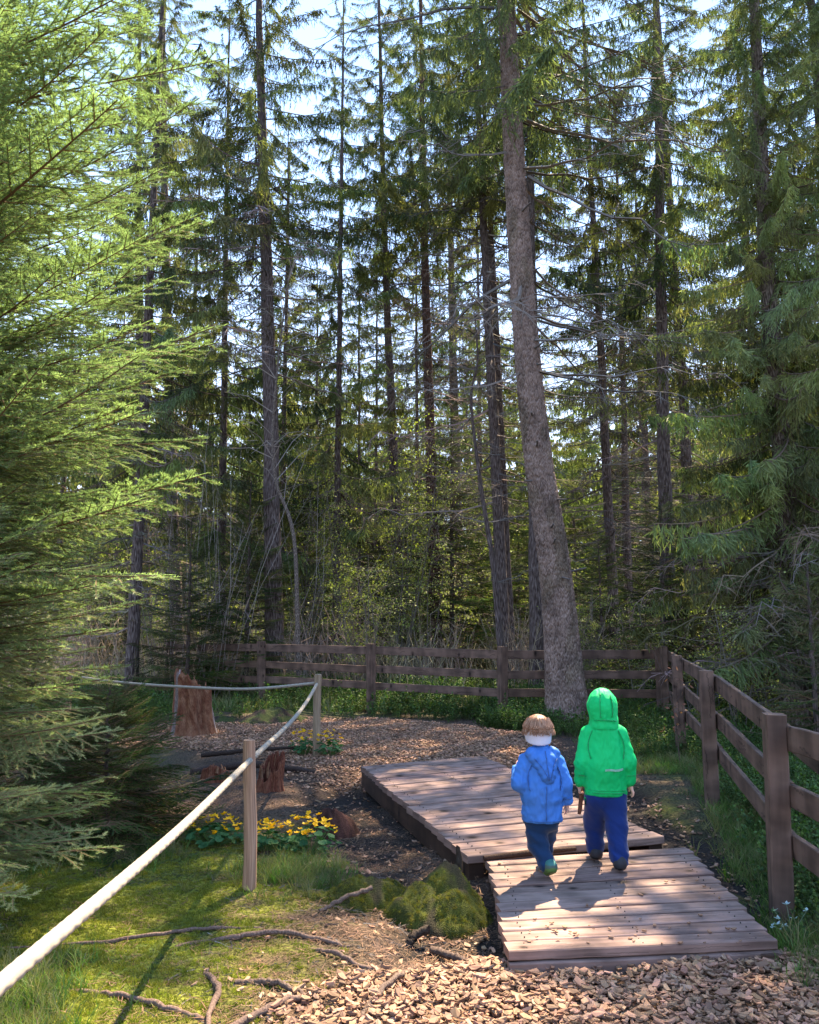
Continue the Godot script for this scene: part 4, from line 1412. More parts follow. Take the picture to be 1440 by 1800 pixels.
func scatter(called: String, kinds: Array, label: String, category: String, many: int, pick: Callable, s0: float, s1: float, lie := false) -> void:
	# pick gives a Vector3 (y ignored) or null; one MultiMesh per kind
	var root := thing(called, label, category)
	root.set_meta("kind", "stuff")
	var sets := []
	var tints := []
	for k in kinds:
		sets.append([]); tints.append([])
	for i in many:
		var p = pick.call()
		if p == null:
			continue
		var k := R.randi_range(0, kinds.size() - 1)
		var sc := rr(s0, s1)
		var b := Basis(Vector3.UP, rr(0, TAU)) * Basis(Vector3.RIGHT, rr(-0.15, 0.15))
		if lie:
			b = Basis(Vector3.UP, rr(0, TAU)) * Basis(Vector3.RIGHT, rr(-0.5, 0.5)) * Basis(Vector3.BACK, rr(-0.35, 0.35))
		sets[k].append(Transform3D(b.scaled(Vector3(sc, sc * rr(0.8, 1.2), sc)), p))
		var g := rr(0.7, 1.3)
		tints[k].append(Color(g * rr(0.9, 1.12), g, g * rr(0.85, 1.1)))
	for k in kinds.size():
		if sets[k].size():
			fill("clump" if k == 0 else "clump_%03d" % k, kinds[k], sets[k], tints[k], root)


# ------------------------------------------------------------------ built things
func build_materials() -> void:
	var W := Color.WHITE
	var bark_tex := noise_texture(256, 0.05, Color(0.42, 0.38, 0.37), Color(0.72, 0.68, 0.66), Color(0.98, 0.96, 0.95), Vector2(1.0, 0.5), 5, 3)
	var m := mat("bark", lin(0.235, 0.195, 0.18), 0.95, bark_tex, 3.0)
	m.uv1_scale = Vector3(1, 0.7, 1)
	m = mat("bark_red", lin(0.22, 0.14, 0.11), 0.95, bark_tex, 2.5)
	m.uv1_scale = Vector3(1, 0.8, 1)
	m = mat("bark_pale", lin(0.30, 0.26, 0.22), 0.95, bark_tex, 1.5)
	var fine := noise_texture(256, 0.06, Color(0.62, 0.57, 0.55), Color(0.83, 0.8, 0.78), Color(1, 1, 1), Vector2(1, 0.8), 5, 8)
	m = mat("bark_big", lin(0.35, 0.262, 0.215), 0.92, fine, 1.2)
	m.uv1_scale = Vector3(1.5, 1.2, 1)
	m = mat("twig", W, 0.9)
	m = mat("deadwood", W, 0.9)
	m = mat("needle", W, 0.6)
	m.backlight_enabled = true
	m.backlight = lin(0.85, 0.95, 0.5)
	m = mat("needle_near", W, 0.45)
	m.backlight_enabled = true
	m.backlight = lin(0.8, 0.98, 0.55)
	m = mat("leaf", W, 0.55)
	m.backlight_enabled = true
	m.backlight = lin(0.8, 0.95, 0.3)
	m = mat("grass", W, 0.6)
	m.backlight_enabled = true
	m.backlight = lin(0.6, 0.8, 0.25)
	var gtex := noise_texture(512, 0.035, Color(0.45, 0.45, 0.45), Color(0.78, 0.78, 0.78), Color(1, 1, 1), Vector2.ONE, 6, 5)
	m = mat("ground", lin(1.25, 1.25, 1.25), 0.95, gtex, 2.5)
	triplanar(m, Vector3(1.7, 1.7, 1.7))
	var grain := noise_texture(512, 0.06, Color(0.76, 0.73, 0.72), Color(0.88, 0.87, 0.86), Color(1, 1, 1), Vector2(0.05, 1.0), 5, 6)
	var boards := board_texture()
	m = mat("plank", lin(0.30, 0.198, 0.16), 0.8, boards, 0.05)
	m.uv1_scale = Vector3(0.5, 0.42, 1)
	m = mat("fence_wood", lin(0.155, 0.097, 0.07), 0.75, boards, 0.12)
	m.uv1_scale = Vector3(0.6, 0.5, 1)
	m = mat("post_wood", lin(0.42, 0.285, 0.19), 0.8, grain, 0.15)
	m.uv1_scale = Vector3(1.2, 0.7, 1)
	m = mat("rope", lin(0.38, 0.33, 0.27), 0.85)
	m = mat("chip", W, 0.8)
	m = mat("rot", W, 0.95, fine, 1.5)
	triplanar(m, Vector3(6, 1.6, 6))
	m = mat("moss_lump", W, 0.95, gtex, 2.0)
	triplanar(m, Vector3(7, 7, 7))
	m = mat("root_wood", W, 0.9, fine, 0.8)
	triplanar(m, Vector3(5, 5, 5))
	m = mat("skin", W, 0.55)
	m.subsurf_scatter_enabled = true
	m.subsurf_scatter_strength = 0.1
	var weave := noise_texture(128, 0.2, Color(0.9, 0.9, 0.9), Color(0.96, 0.96, 0.96), Color(1, 1, 1), Vector2.ONE, 3, 7)
	m = mat("cloth", W, 0.7, weave, 0.06)
	triplanar(m, Vector3(9, 9, 9))
	m.rim_enabled = true
	m.rim = 0.3
	var folds := noise_texture(256, 0.03, Color(0.1, 0.1, 0.1), Color(0.5, 0.5, 0.5), Color(1, 1, 1), Vector2(1.0, 0.5), 2, 17)
	m = mat("shell", W, 0.62)
	m.heightmap_enabled = true
	m.heightmap_texture = folds
	m.heightmap_scale = 1.0
	triplanar(m, Vector3(2.6, 2.6, 2.6))
	m = mat("rubber", W, 0.55)
	m = mat("hair", W, 0.45, grain, 0.15)
	m.uv1_scale = Vector3(1, 1, 1)
	m = mat("petal", W, 0.5)
	m.backlight_enabled = true
	m.backlight = lin(0.8, 0.7, 0.1)
	mat("strip", lin(0.22, 0.42, 0.30), 0.35, null, 0.0, false)
	mat("ink", lin(0.02, 0.025, 0.06), 0.7, null, 0.0, false)


func plank_row(o: Node3D, corners: Array, y: float, count: int, thick: float, sd: int, skew_ends := 0.008) -> void:
	# corners: near left, near right, far right, far left (x, z)
	R.seed = sd
	for i in count:
		var u0 := (i + 0.05) / count
		var u1 := (i + 0.89) / count
		var a: Vector2 = corners[0].lerp(corners[3], (u0 + u1) * 0.5)
		var b: Vector2 = corners[1].lerp(corners[2], (u0 + u1) * 0.5)
		a += (a - b).normalized() * rr(-skew_ends, skew_ends)
		b += (b - a).normalized() * rr(-skew_ends, skew_ends)
		var w0: float = (corners[0] as Vector2).distance_to(corners[3]) * (u1 - u0)
		var w1: float = (corners[1] as Vector2).distance_to(corners[2]) * (u1 - u0)
		var dx := Vector3(b.x - a.x, 0, b.y - a.y)
		var l := dx.length()
		dx /= l
		var dz := dx.cross(Vector3.UP)
		var across: Vector2 = ((corners[3] - corners[0]) as Vector2).normalized()
		var sq := absf(Vector2(dx.x, dx.z).cross(across))
		var mid := (a + b) * 0.5
		var mb := MB.new()
		var g := rr(0.8, 1.2)
		var col := Color(g * rr(0.97, 1.04), g * rr(0.97, 1.02), g)
		mb.box(Transform3D(Basis(dx, Vector3.UP, dz), Vector3(mid.x, y - thick * 0.5 + rr(-0.004, 0.004), mid.y)), Vector3(l, thick, (w0 + w1) * 0.5 * sq), 0.005, col, 0.0025, R, 14)
		var p := obj("plank", mb.mesh(M.plank), o)
		# nail heads near both ends
		var nails := MB.new()
		for e in [0.07, 0.5, 0.93]:
			for k in [-0.25, 0.25]:
				var q: Vector3 = Vector3(lerpf(a.x, b.x, e), y + 0.001, lerpf(a.y, b.y, e)) + dz * k * w0 * sq
				nails.tube(PackedVector3Array([q - Vector3(0, 0.006, 0), q + Vector3(0, 0.0035, 0)]), PackedFloat32Array([0.0035, 0.0035]), 6, Color(0.07, 0.055, 0.05), 1.0, 1.0, null, true)
		obj("nail_heads", nails.mesh(M.deadwood), p)


func bar(mb: MB, a: Vector3, b: Vector3, high: float, thick: float, ch: float, col: Color, jig := 0.002, segs := 8) -> void:
	var dx := (b - a).normalized()
	var dz := dx.cross(Vector3.UP).normalized()
	var dy := dz.cross(dx)
	mb.box(Transform3D(Basis(dx, dy, dz), (a + b) * 0.5), Vector3(a.distance_to(b), high, thick), ch, col, jig, R, segs)


func build_boardwalk() -> void:
	var o := thing("boardwalk_section", "near boardwalk section of wide grey brown planks meeting the wood chips", "boardwalk")
	plank_row(o, [Vector2(0.45, -4.03), Vector2(1.735, -4.16), Vector2(1.86, -5.80), Vector2(0.50, -5.50)], 0.125, 11, 0.045, 5)
	var mb := MB.new()
	bar(mb, Vector3(0.455, 0.045, -4.045), Vector3(1.76, 0.045, -4.175), 0.065, 0.05, 0.006, Color(0.85, 0.85, 0.85))
	obj("front_board", mb.mesh(M.plank), o)
	for x in [0.52, 1.15, 1.7]:
		mb = MB.new()
		bar(mb, Vector3(x, 0.02, -4.12), Vector3(x + 0.06, 0.02, -5.5), 0.11, 0.09, 0.005, Color(0.5, 0.45, 0.42))
		obj("joist", mb.mesh(M.fence_wood), o)
	o = thing("boardwalk_section", "far boardwalk section turning left towards the wood chip path", "boardwalk")
	plank_row(o, [Vector2(0.37, -5.46), Vector2(1.745, -5.93), Vector2(0.78, -9.30), Vector2(-0.485, -8.64)], 0.155, 20, 0.05, 6)
	for e in [0.04, 0.5, 0.96]:
		mb = MB.new()
		var a := Vector2(0.37, -5.46).lerp(Vector2(1.745, -5.93), e)
		var b := Vector2(-0.485, -8.64).lerp(Vector2(0.78, -9.30), e)
		bar(mb, Vector3(a.x, 0.025, a.y - 0.03), Vector3(b.x, 0.025, b.y + 0.03), 0.15, 0.1, 0.005, Color(0.4, 0.36, 0.33))
		obj("joist", mb.mesh(M.fence_wood), o)


func fence(label: String, posts: Array, outward: Vector3, extra := false) -> void:
	var o := thing("fence", label, "fence")
	R.seed = 77 + posts.size()
	var mb: MB
	for i in posts.size():
		var p: Vector3 = posts[i]
		p.y = gh(p.x, p.z)
		mb = MB.new()
		var t := 1.19 + rr(-0.015, 0.015)
		var lean := Vector3(rr(-0.015, 0.015), 0, rr(-0.012, 0.012))
		# the bar's long axis stands upright; its top slants a little
		var up := (Vector3(0, 1, 0) + lean).normalized()
		var yaw: float = atan2(outward.x, outward.z)
		var zx := Vector3(cos(yaw), 0, -sin(yaw))
		var yy := zx.cross(up).normalized()
		var c := rr(0.8, 1.25) * (1.2 if extra else 1.0)
		mb.box(Transform3D(Basis(up, yy, up.cross(yy)), p + up * (t * 0.5 - 0.1)), Vector3(t + 0.2, 0.115, 0.135), 0.008, Color(c, c, c * 0.98), 0.0025, R, 9)
		obj("post", mb.mesh(M.fence_wood), o)
	for i in posts.size() - 1:
		for h in [[1.07, 0.14], [0.75, 0.13], [0.47, 0.13]]:
			var a: Vector3 = posts[i]
			var b: Vector3 = posts[i + 1]
			var d := (b - a).normalized() * 0.045
			mb = MB.new()
			var g := rr(0.9, 1.55) * (1.75 if extra else 1.0)
			bar(mb, a + d * -1.0 + outward * 0.083 + Vector3(0, gh(a.x, a.z) + h[0] + rr(-0.008, 0.008), 0), b - d * 1.05 + outward * 0.083 + Vector3(0, gh(b.x, b.z) + h[0] + rr(-0.008, 0.008), 0), h[1], 0.038, 0.005, Color(g, g * 0.96, g * 0.9), 0.003, 10)
			obj("rail", mb.mesh(M.fence_wood), o)
	if extra:
		mb = MB.new()
		bar(mb, Vector3(2.84, 0.97, -7.45), Vector3(2.32, 0.70, -4.2), 0.13, 0.035, 0.005, Color(1.5, 1.6, 1.7), 0.003, 10)
		obj("rail", mb.mesh(M.fence_wood), o).set_meta("label", "grey board sloping down behind the upright posts")


func build_rope() -> void:
	var posts := [[Vector3(-0.967, 0, -5.24), 0.86, 0.039, "stout debarked rope post beside the nearer yellow flowers"], [Vector3(-1.085, 0, -9.87), 0.93, 0.044, "slim debarked rope post at the edge of the wood chip path"], [Vector3(-0.62, 0, -0.35), 1.16, 0.045, ""], [Vector3(-4.4, 0, -10.9), 0.95, 0.044, ""]]
	R.seed = 9
	for k in 4:
		var p: Array = posts[k]
		if k == 2:
			continue
		var foot: Vector3 = p[0]
		foot.y = gh(foot.x, foot.z) - 0.1
		var pts := PackedVector3Array()
		var rad := PackedFloat32Array()
		for i in 26:
			var t := i / 25.0
			pts.append(Vector3(sin(t * 5.0 + k) * 0.008 + t * [-0.012, 0.02, 0, 0][k], t * (p[1] + 0.1), cos(t * 4.0) * 0.006))
			rad.append(p[2] * (1.08 - 0.1 * t + 0.03 * sin(t * 17.0 + k * 2.0)) * (0.93 if i == 25 else 1.0))
		var mb := MB.new()
		mb.tube(pts, rad, 18, Color(rr(0.8, 1), 0.9, 0.88), 1.0, 1.0, func(a, l, r): return r * (1.0 + 0.07 * N2.get_noise_3d(cos(a) * 30, l * 8, sin(a) * 30)), true)
		# uv runs round the stem; turn it so the grain runs up
		for i in mb.uv.size():
			mb.uv[i] = Vector2(mb.uv[i].y, mb.uv[i].x * 0.8)
		tag(obj("rope_post", mb.mesh(M.post_wood)), p[3] if p[3] else "debarked rope post hidden left behind the rotten stump", "post", "debarked posts that carry the rope")
		get_node("rope_post" if k == 0 else "rope_post_%03d" % (k if k < 2 else 2)).position = foot
	var runs := [[[Vector3(-0.62, 1.12, -0.35), Vector3(-0.748, 0.985, -1.6), Vector3(-0.87, 0.855, -3.3), Vector3(-0.975, 0.782, -5.24), Vector3(-1.02, 0.755, -7.2), Vector3(-1.05, 0.79, -8.6), Vector3(-1.08, 0.875, -9.83)], "thick pale twisted rope running from the lower left up to the far rope post"],
		[[Vector3(-1.09, 0.885, -9.9), Vector3(-1.9, 0.80, -10.1), Vector3(-2.7, 0.80, -10.35), Vector3(-3.6, 0.83, -10.65), Vector3(-4.4, 0.90, -10.9)], "thin looking level rope leading left from the far rope post behind the stump"]]
	for run in runs:
		var pts := spline(run[0], 640 if run == runs[0] else 200)
		var rad := PackedFloat32Array()
		for q in pts:
			rad.append(0.0172)
		var mb := MB.new()
		mb.tube(pts, rad, 20, Color.WHITE, 1.0, 1.0, func(a, l, r): return r * (0.90 + 0.16 * absf(cos(1.5 * a - l * 62.0))))
		# normals of the twisted strands
		for i in mb.n.size():
			var ring := i / 21
			var a := TAU * (i % 21) / 20.0
			var t := (pts[mini(ring + 1, pts.size() - 1)] - pts[maxi(ring - 1, 0)]).normalized()
			mb.n[i] = (mb.n[i] + t * 0.25 * sin(3.0 * a - ring * 0.0094 * 124.0)).normalized()
			var f := 0.78 + 0.28 * N2.get_noise_2d(ring * 3.0, a * 30.0)
			mb.c[i] = Color(f, f, f * 0.97)
		tag(obj("rope", mb.mesh(M.rope)), run[1], "rope")


func stump(called: String, label: String, at: Vector3, r: float, high: float, jag: float, sd: int, lean := Vector3.ZERO, squash := 1.0, paint := 0) -> void:
	# a rotten trunk shell with a splintered rim
	R.seed = sd
	var o := thing(called, label, "tree stump", at)
	var mb := MB.new()
	var sides := 60
	var rings := 22
	var tops := PackedFloat32Array()
	var big := PackedFloat32Array()
	for j in sides:
		var a := TAU * j / sides
		big.append(1.0 + 0.16 * sin(a * 3 + sd) + 0.1 * sin(a * 7 + sd * 2) + rr(-0.05, 0.05))
		tops.append(1.0 - jag * (0.5 + 0.5 * sin(a * 1.0 + sd * 0.7)) * 0.7 - jag * R.randf() * 0.4)
	for pas in 2:
		for j in sides:
			tops[j] = (tops[j] + tops[(j + 1) % sides]) * 0.5
	for layer in 2:
		var b := mb.v.size()
		for i in rings:
			var t := float(i) / (rings - 1)
			for j in sides + 1:
				var jj := j % sides
				var a := TAU * jj / sides
				var y := t * high * tops[jj]
				var flare := 1.0 + 0.45 * exp(-y * 5.0 / maxf(high, 0.3)) + 0.10 * N2.get_noise_3d(cos(a) * 26, y * 22, sin(a) * 26)
				var q := r * big[jj] * flare * (1.0 if layer == 0 else 0.72)
				if i == rings - 1:
					q *= 0.94 if layer == 0 else 1.15
				mb.v.append(Vector3(cos(a) * q, y, sin(a) * q * squash) + lean * y)
				var k := N1.get_noise_3d(a * 40.0, y * 60.0, sd * 10.0)
				var col := Color(0.20, 0.075, 0.04).lerp(Color(0.36, 0.19, 0.11), clampf(0.5 + k * 1.6, 0, 1))
				if sin(a * 2.0 + sd) > 0.82 and paint == 0:
					col = Color(0.38, 0.34, 0.33)
				if layer == 1:
					col = Color(0.16, 0.065, 0.04)
				if paint == 1:
					col = col.lerp(Color(0.20, 0.065, 0.04), 0.6)
				mb.c.append(col)
		for i in rings - 1:
			for j in sides:
				var q := b + i * (sides + 1) + j
				var s := q + sides + 1
				if layer == 0:
					mb.idx.append_array([q, q + 1, s + 1, q, s + 1, s])
				else:
					mb.idx.append_array([q, s + 1, q + 1, q, s, s + 1])
	# the rim between both shells
	var e0 := (rings - 1) * (sides + 1)
	var e1 := rings * (sides + 1) + e0
	for j in sides:
		mb.idx.append_array([e0 + j, e0 + j + 1, e1 + j + 1, e0 + j, e1 + j + 1, e1 + j])
	obj("shell", mb.mesh(M.rot), o)
	for i in 7:
		var s := MB.new()
		var a := rr(0, TAU)
		var p := Vector3(cos(a) * r * 0.85, high * rr(0.25, 0.6), sin(a) * r * 0.85 * squash) + lean * high * 0.5
		s.tube(PackedVector3Array([p, p + Vector3(rr(-0.02, 0.02), high * 0.18, rr(-0.02, 0.02)), p + Vector3(rr(-0.03, 0.03), high * rr(0.25, 0.4), rr(-0.03, 0.03))]), PackedFloat32Array([r * 0.16, r * 0.12, 0.004]), 5, Color(0.36, 0.2, 0.12) * rr(0.7, 1.2))
		obj("splinter", s.mesh(M.rot), o)


func lump(called: String, label: String, category: String, at: Vector3, size: Vector3, sd: int, paint: Callable, lobes: Array) -> Node3D:
	# a mound on the ground as a height field with lobes [[x, z, rx, rz, turn, height], ...]
	var o := thing(called, label, category, at)
	var mb := MB.new()
	var nn := 56
	for j in nn:
		for i in nn:
			var x := (i / (nn - 1.0) - 0.5) * size.x
			var z := (j / (nn - 1.0) - 0.5) * size.z
			var h := -0.06
			for l in lobes:
				var q := Vector2(x - l[0], z - l[1]).rotated(l[4])
				var e := Vector2(q.x / l[2], q.y / l[3]).length()
				h = maxf(h, l[5] * 0.4 * (1.0 - smoothstep(0.0, 1.0, e)) + l[5] * 0.72 * sqrt(maxf(0.0, 1.0 - e * e)) - 0.05)
			h += 0.03 * N2.get_noise_2d(x * 60 + sd * 40, z * 60) + 0.045 * N1.get_noise_2d(x * 38 + sd * 30, z * 38)
			mb.v.append(Vector3(x, h, z))
			mb.c.append(paint.call(Vector3(x, h, z)))
	for j in nn - 1:
		for i in nn - 1:
			var q := j * nn + i
			mb.idx.append_array([q, q + 1, q + nn + 1, q, q + nn + 1, q + nn])
	mb.n.resize(mb.v.size())
	for j in nn:
		for i in nn:
			var l := mb.v[j * nn + maxi(i - 1, 0)]
			var r := mb.v[j * nn + mini(i + 1, nn - 1)]
			var f := mb.v[mini(j + 1, nn - 1) * nn + i]
			var b := mb.v[maxi(j - 1, 0) * nn + i]
			mb.n[j * nn + i] = (f - b).cross(r - l).normalized()
	obj("mound", mb.mesh(M.moss_lump), o)
	if called == "mossy_stump":
		R.seed = sd
		var where := [[], []]
		var tints := [[], []]
		for k in 2600:
			var q: int = R.randi_range(0, nn * nn - 1)
			if mb.v[q].y < -0.02 or mb.c[q].r > mb.c[q].g * 0.95:
				continue
			var up: Vector3 = mb.n[q]
			var u := up.cross(Vector3(rr(-1, 1), 0.1, rr(-1, 1))).normalized()
			var sc := rr(0.3, 0.75)
			where[k % 2].append(Transform3D(Basis(u, up, u.cross(up)).scaled(Vector3(sc, sc, sc)), mb.v[q] + Vector3(rr(-0.008, 0.008), 0, rr(-0.008, 0.008))))
			var g := rr(0.6, 1.15)
			tints[k % 2].append(Color(g * rr(0.8, 1.15), g * 0.85, g))
		for k in 2:
			fill("moss" if k == 0 else "moss_001", shapes.moss[k], where[k], tints[k], o)
	return o


func root(label: String, knots: Array, r0: float, r1: float, sd: int, tone := 1.0) -> void:
	R.seed = sd
	var pts := []
	for k in knots:
		pts.append(Vector3(k[0], gh(k[0], k[1]) + k[2], k[1]))
	var path := spline(pts, 28)
	var rad := PackedFloat32Array()
	for i in 28:
		path[i] += Vector3(rr(-0.006, 0.006), rr(-0.004, 0.004), rr(-0.006, 0.006))
		path[i].y -= lerpf(r0, r1, i / 27.0) * 0.8
		rad.append(lerpf(r0, r1, i / 27.0) * rr(0.75, 1.1))
	var mb := MB.new()
	mb.tube(path, rad, 9, Color(0.20, 0.145, 0.115) * tone, 1.0, 1.0, func(a, l, r): return r * (1.0 + 0.16 * N2.get_noise_3d(cos(a) * 30, l * 60, sin(a) * 30 + sd * 20)), true)
	tag(obj("tree_root", mb.mesh(M.root_wood)), label, "root", "bare roots on the ground")


func chip_mesh(sd: int) -> ArrayMesh:
	R.seed = sd
	var mb := MB.new()
	var l := rr(0.012, 0.028)
	var w := l * rr(0.32, 0.65)
	var h := rr(0.002, 0.0045)
	var base := Color(0.24, 0.135, 0.086).lerp(Color(0.37, 0.222, 0.146), R.randf())
	var top := []
	var low := []
	for q in [Vector2(-1, -1), Vector2(0.1, -1.1), Vector2(1, -0.8), Vector2(1.05, 0.9), Vector2(0, 1.0), Vector2(-0.95, 0.9)]:
		var p := Vector3(q.x * l * rr(0.75, 1.05), 0, q.y * w * rr(0.7, 1.1))
		top.append(p + Vector3(0, h * rr(0.6, 1.3) + 0.004 * absf(q.x), 0))
		low.append(p * rr(0.8, 1.0) + Vector3(0, -h + 0.004 * absf(q.x), 0))
	for i in 6:
		var k := (i + 1) % 6
		var b := base * rr(0.8, 1.0)
		mb.tri(top[i], low[i], low[k], b)
		mb.tri(top[i], low[k], top[k], b)
		if i > 0 and i < 5:
			mb.tri(top[0], top[i], top[k], base)
			mb.tri(low[0], low[k], low[i], base)
	return mb.mesh(M.chip)


func build_chips() -> void:
	var kinds := []
	for i in 8:
		kinds.append(chip_mesh(300 + i))
	R.seed = 12
	var path := Node3D.new()
	path.name = "wood_chip_path"
	path.set_meta("kind", "structure")
	add_child(path, true)
	var rows := []
	for i in kinds.size():
		rows.append([[], []])
	var singles := []
	var place := func(x: float, z: float, s: float, lift: float, g: float):
		var b := Basis(Vector3.UP, rr(0, TAU)) * Basis(Vector3.RIGHT, rr(-0.55, 0.55)) * Basis(Vector3.BACK, rr(-0.4, 0.4))
		var k := R.randi_range(0, kinds.size() - 1)
		var t := Transform3D(b.scaled(Vector3(s, s, s)), Vector3(x, gh(x, z) + lift, z))
		var tint := Color(g * rr(0.92, 1.1), g * rr(0.95, 1.03), g * rr(0.85, 1.05))
		singles.append([z + absf(x - 0.9) * 0.2, k, t, tint])
	for i in 22000:
		var x := rr(-0.95, 2.7)
		var z := rr(-4.75, -2.75)
		if x > 0.45 and x < 1.78 and z < -4.06 - (x - 0.45) * 0.1:
			continue
		if R.randf() < pow(chip_amount(x, z), 1.5):
			place.call(x, z, rr(0.3, 1.3), rr(0.0, 0.028), rr(0.4, 1.25))
	# strays on the boards
	for i in 60:
		var x := rr(0.5, 1.7)
		var z := rr(-4.1, -4.35) if i < 32 else rr(-5.4, -4.2)
		var b2 := Basis(Vector3.UP, rr(0, TAU)) * Basis(Vector3.RIGHT, rr(-0.1, 0.1))
		var sc := rr(0.3, 0.8)
		singles.append([-9.0, i % 8, Transform3D(b2.scaled(Vector3(sc, sc, sc)), Vector3(x, 0.131, z)), Color(0.8, 0.78, 0.75)])
	# strays on the soil and the moss, and between deck and fence
	for i in 420:
		var x := rr(-1.0, 0.6)
		var z := rr(-6.2, -2.9)
		if R.randf() < smoothstep(-1.2, 0.4, x):
			place.call(x, z, rr(0.5, 1.2), 0.008, rr(0.6, 1.35))
	for i in 900:
		var z := rr(-11.0, -4.3)
		var x := lerpf(2.0, 1.5, clampf((-z - 5.6) / 4.5, 0, 1)) + R.randfn(0.25, 0.3)
		place.call(x, z, rr(0.5, 1.1), 0.008, rr(0.35, 1.1))
	for i in 500:
		var z := rr(-8.8, -4.6)
		place.call(lerpf(-0.05, -1.1, clampf((-z - 5.0) / 4.0, 0, 1)) + R.randfn(0.0, 0.28), z, rr(0.4, 1.0), 0.006, rr(0.4, 1.25))
	for i in 46000:
		var x := rr(-4.2, 2.2)
		var z := rr(-14.2, -8.0)
		if R.randf() < chip_amount(x, z):
			place.call(x, z, rr(0.55, 1.05), rr(0.0, 0.02), rr(0.5, 1.3))
	singles.sort_custom(func(a, b): return a[0] > b[0])
	var tinted := {}
	for i in singles.size():
		var s: Array = singles[i]
		var p: Vector3 = s[2].origin
		if tinted.size() < 300 and p.z < -3.05 and p.z > -4.3 and p.x > -0.5 and p.x < 1.7 and i % 4 == 0:
			tinted[i] = true
			var o := MeshInstance3D.new()
			o.mesh = kinds[s[1]]
			o.name = "wood_chip" if tinted.size() == 1 else "wood_chip_%03d" % (tinted.size() - 1)
			o.transform = s[2]
			path.add_child(o, true)
		else:
			rows[s[1]][0].append(s[2])
			rows[s[1]][1].append(s[3])
	for k in kinds.size():
		fill("chips" if k == 0 else "chips_%03d" % k, kinds[k], rows[k][0], rows[k][1], path)


func marigold(label: String, at: Vector3, r: float, high: float, flowers: int, sd: int) -> void:
	R.seed = sd
	var o := thing("marsh_marigold", label, "flower", at, 0.0, "yellow flowers by the path")
	var leaf := MB.new()
	var stem := MB.new()
	for i in int(70 * r / 0.2):
		var a := rr(0, TAU)
		var q := sqrt(R.randf()) * r
		var p := Vector3(cos(a) * q, rr(0.25, 0.85) * high * (1.1 - 0.5 * q / r), sin(a) * q)
		stem.twig(PackedVector3Array([Vector3(p.x * 0.3, 0, p.z * 0.3), p]), 0.003, 0.002, Color(0.1, 0.17, 0.05))
		var up := (Vector3(cos(a), 0, sin(a)) * rr(0.1, 0.8) + Vector3(0, 1, 0)).normalized()
		var u := up.cross(Vector3(rr(-1, 1), 0.1, rr(-1, 1))).normalized()
		var w := up.cross(u)
		var s := rr(0.02, 0.036)
		var col := Color(0.03, 0.10, 0.035).lerp(Color(0.07, 0.17, 0.06), R.randf())
		var rim := []
		for k in 9:
			var b := TAU * k / 9.0
			rim.append(p + (u * cos(b) + w * sin(b)) * s * (0.55 if k == 0 else 1.0) + up * s * (0.25 + rr(-0.1, 0.1)))
		for k in 9:
			leaf.tri(p, rim[k], rim[(k + 1) % 9], col)
	obj("stems", stem.mesh(M.twig), o)
	obj("leaves", leaf.mesh(M.grass), o)
	var fl := MB.new()
	for k in 5:
		var b := TAU * k / 5.0
		var d := Vector3(cos(b), 0.35, sin(b))
		var s := Vector3(-sin(b), 0, cos(b)) * 0.6
		var p0 := Vector3.ZERO
		fl.quad(p0 - s * 0.004, p0 + s * 0.004, d * 0.014 + s * 0.016, d * 0.014 - s * 0.016, Color(0.75, 0.36, 0.01), Color(0.86, 0.52, 0.012))
		fl.tri(d * 0.014 - s * 0.016, d * 0.014 + s * 0.016, d * 0.023 + Vector3(0, 0.002, 0), Color(0.86, 0.52, 0.012))
	for k in 6:
		var b := TAU * k / 6.0
		fl.tri(Vector3(0, 0.009, 0), Vector3(cos(b), 0.9, sin(b)) * 0.006, Vector3(cos(b + 1), 0.9, sin(b + 1)) * 0.006, Color(0.7, 0.45, 0.02))
	var head := fl.mesh(M.petal)
	for i in flowers:
		var a := rr(0, TAU)
		var q := sqrt(R.randf()) * r * 1.0
		var p := Vector3(cos(a) * q, high * rr(0.85, 1.25) * (1.05 - 0.3 * q / r), sin(a) * q)
		var f := obj("blossom", head, o)
		f.transform = Transform3D((Basis(Vector3.UP, rr(0, TAU)) * Basis(Vector3.RIGHT, rr(-0.2, 0.9))).scaled(Vector3.ONE * rr(0.85, 1.2)), p)


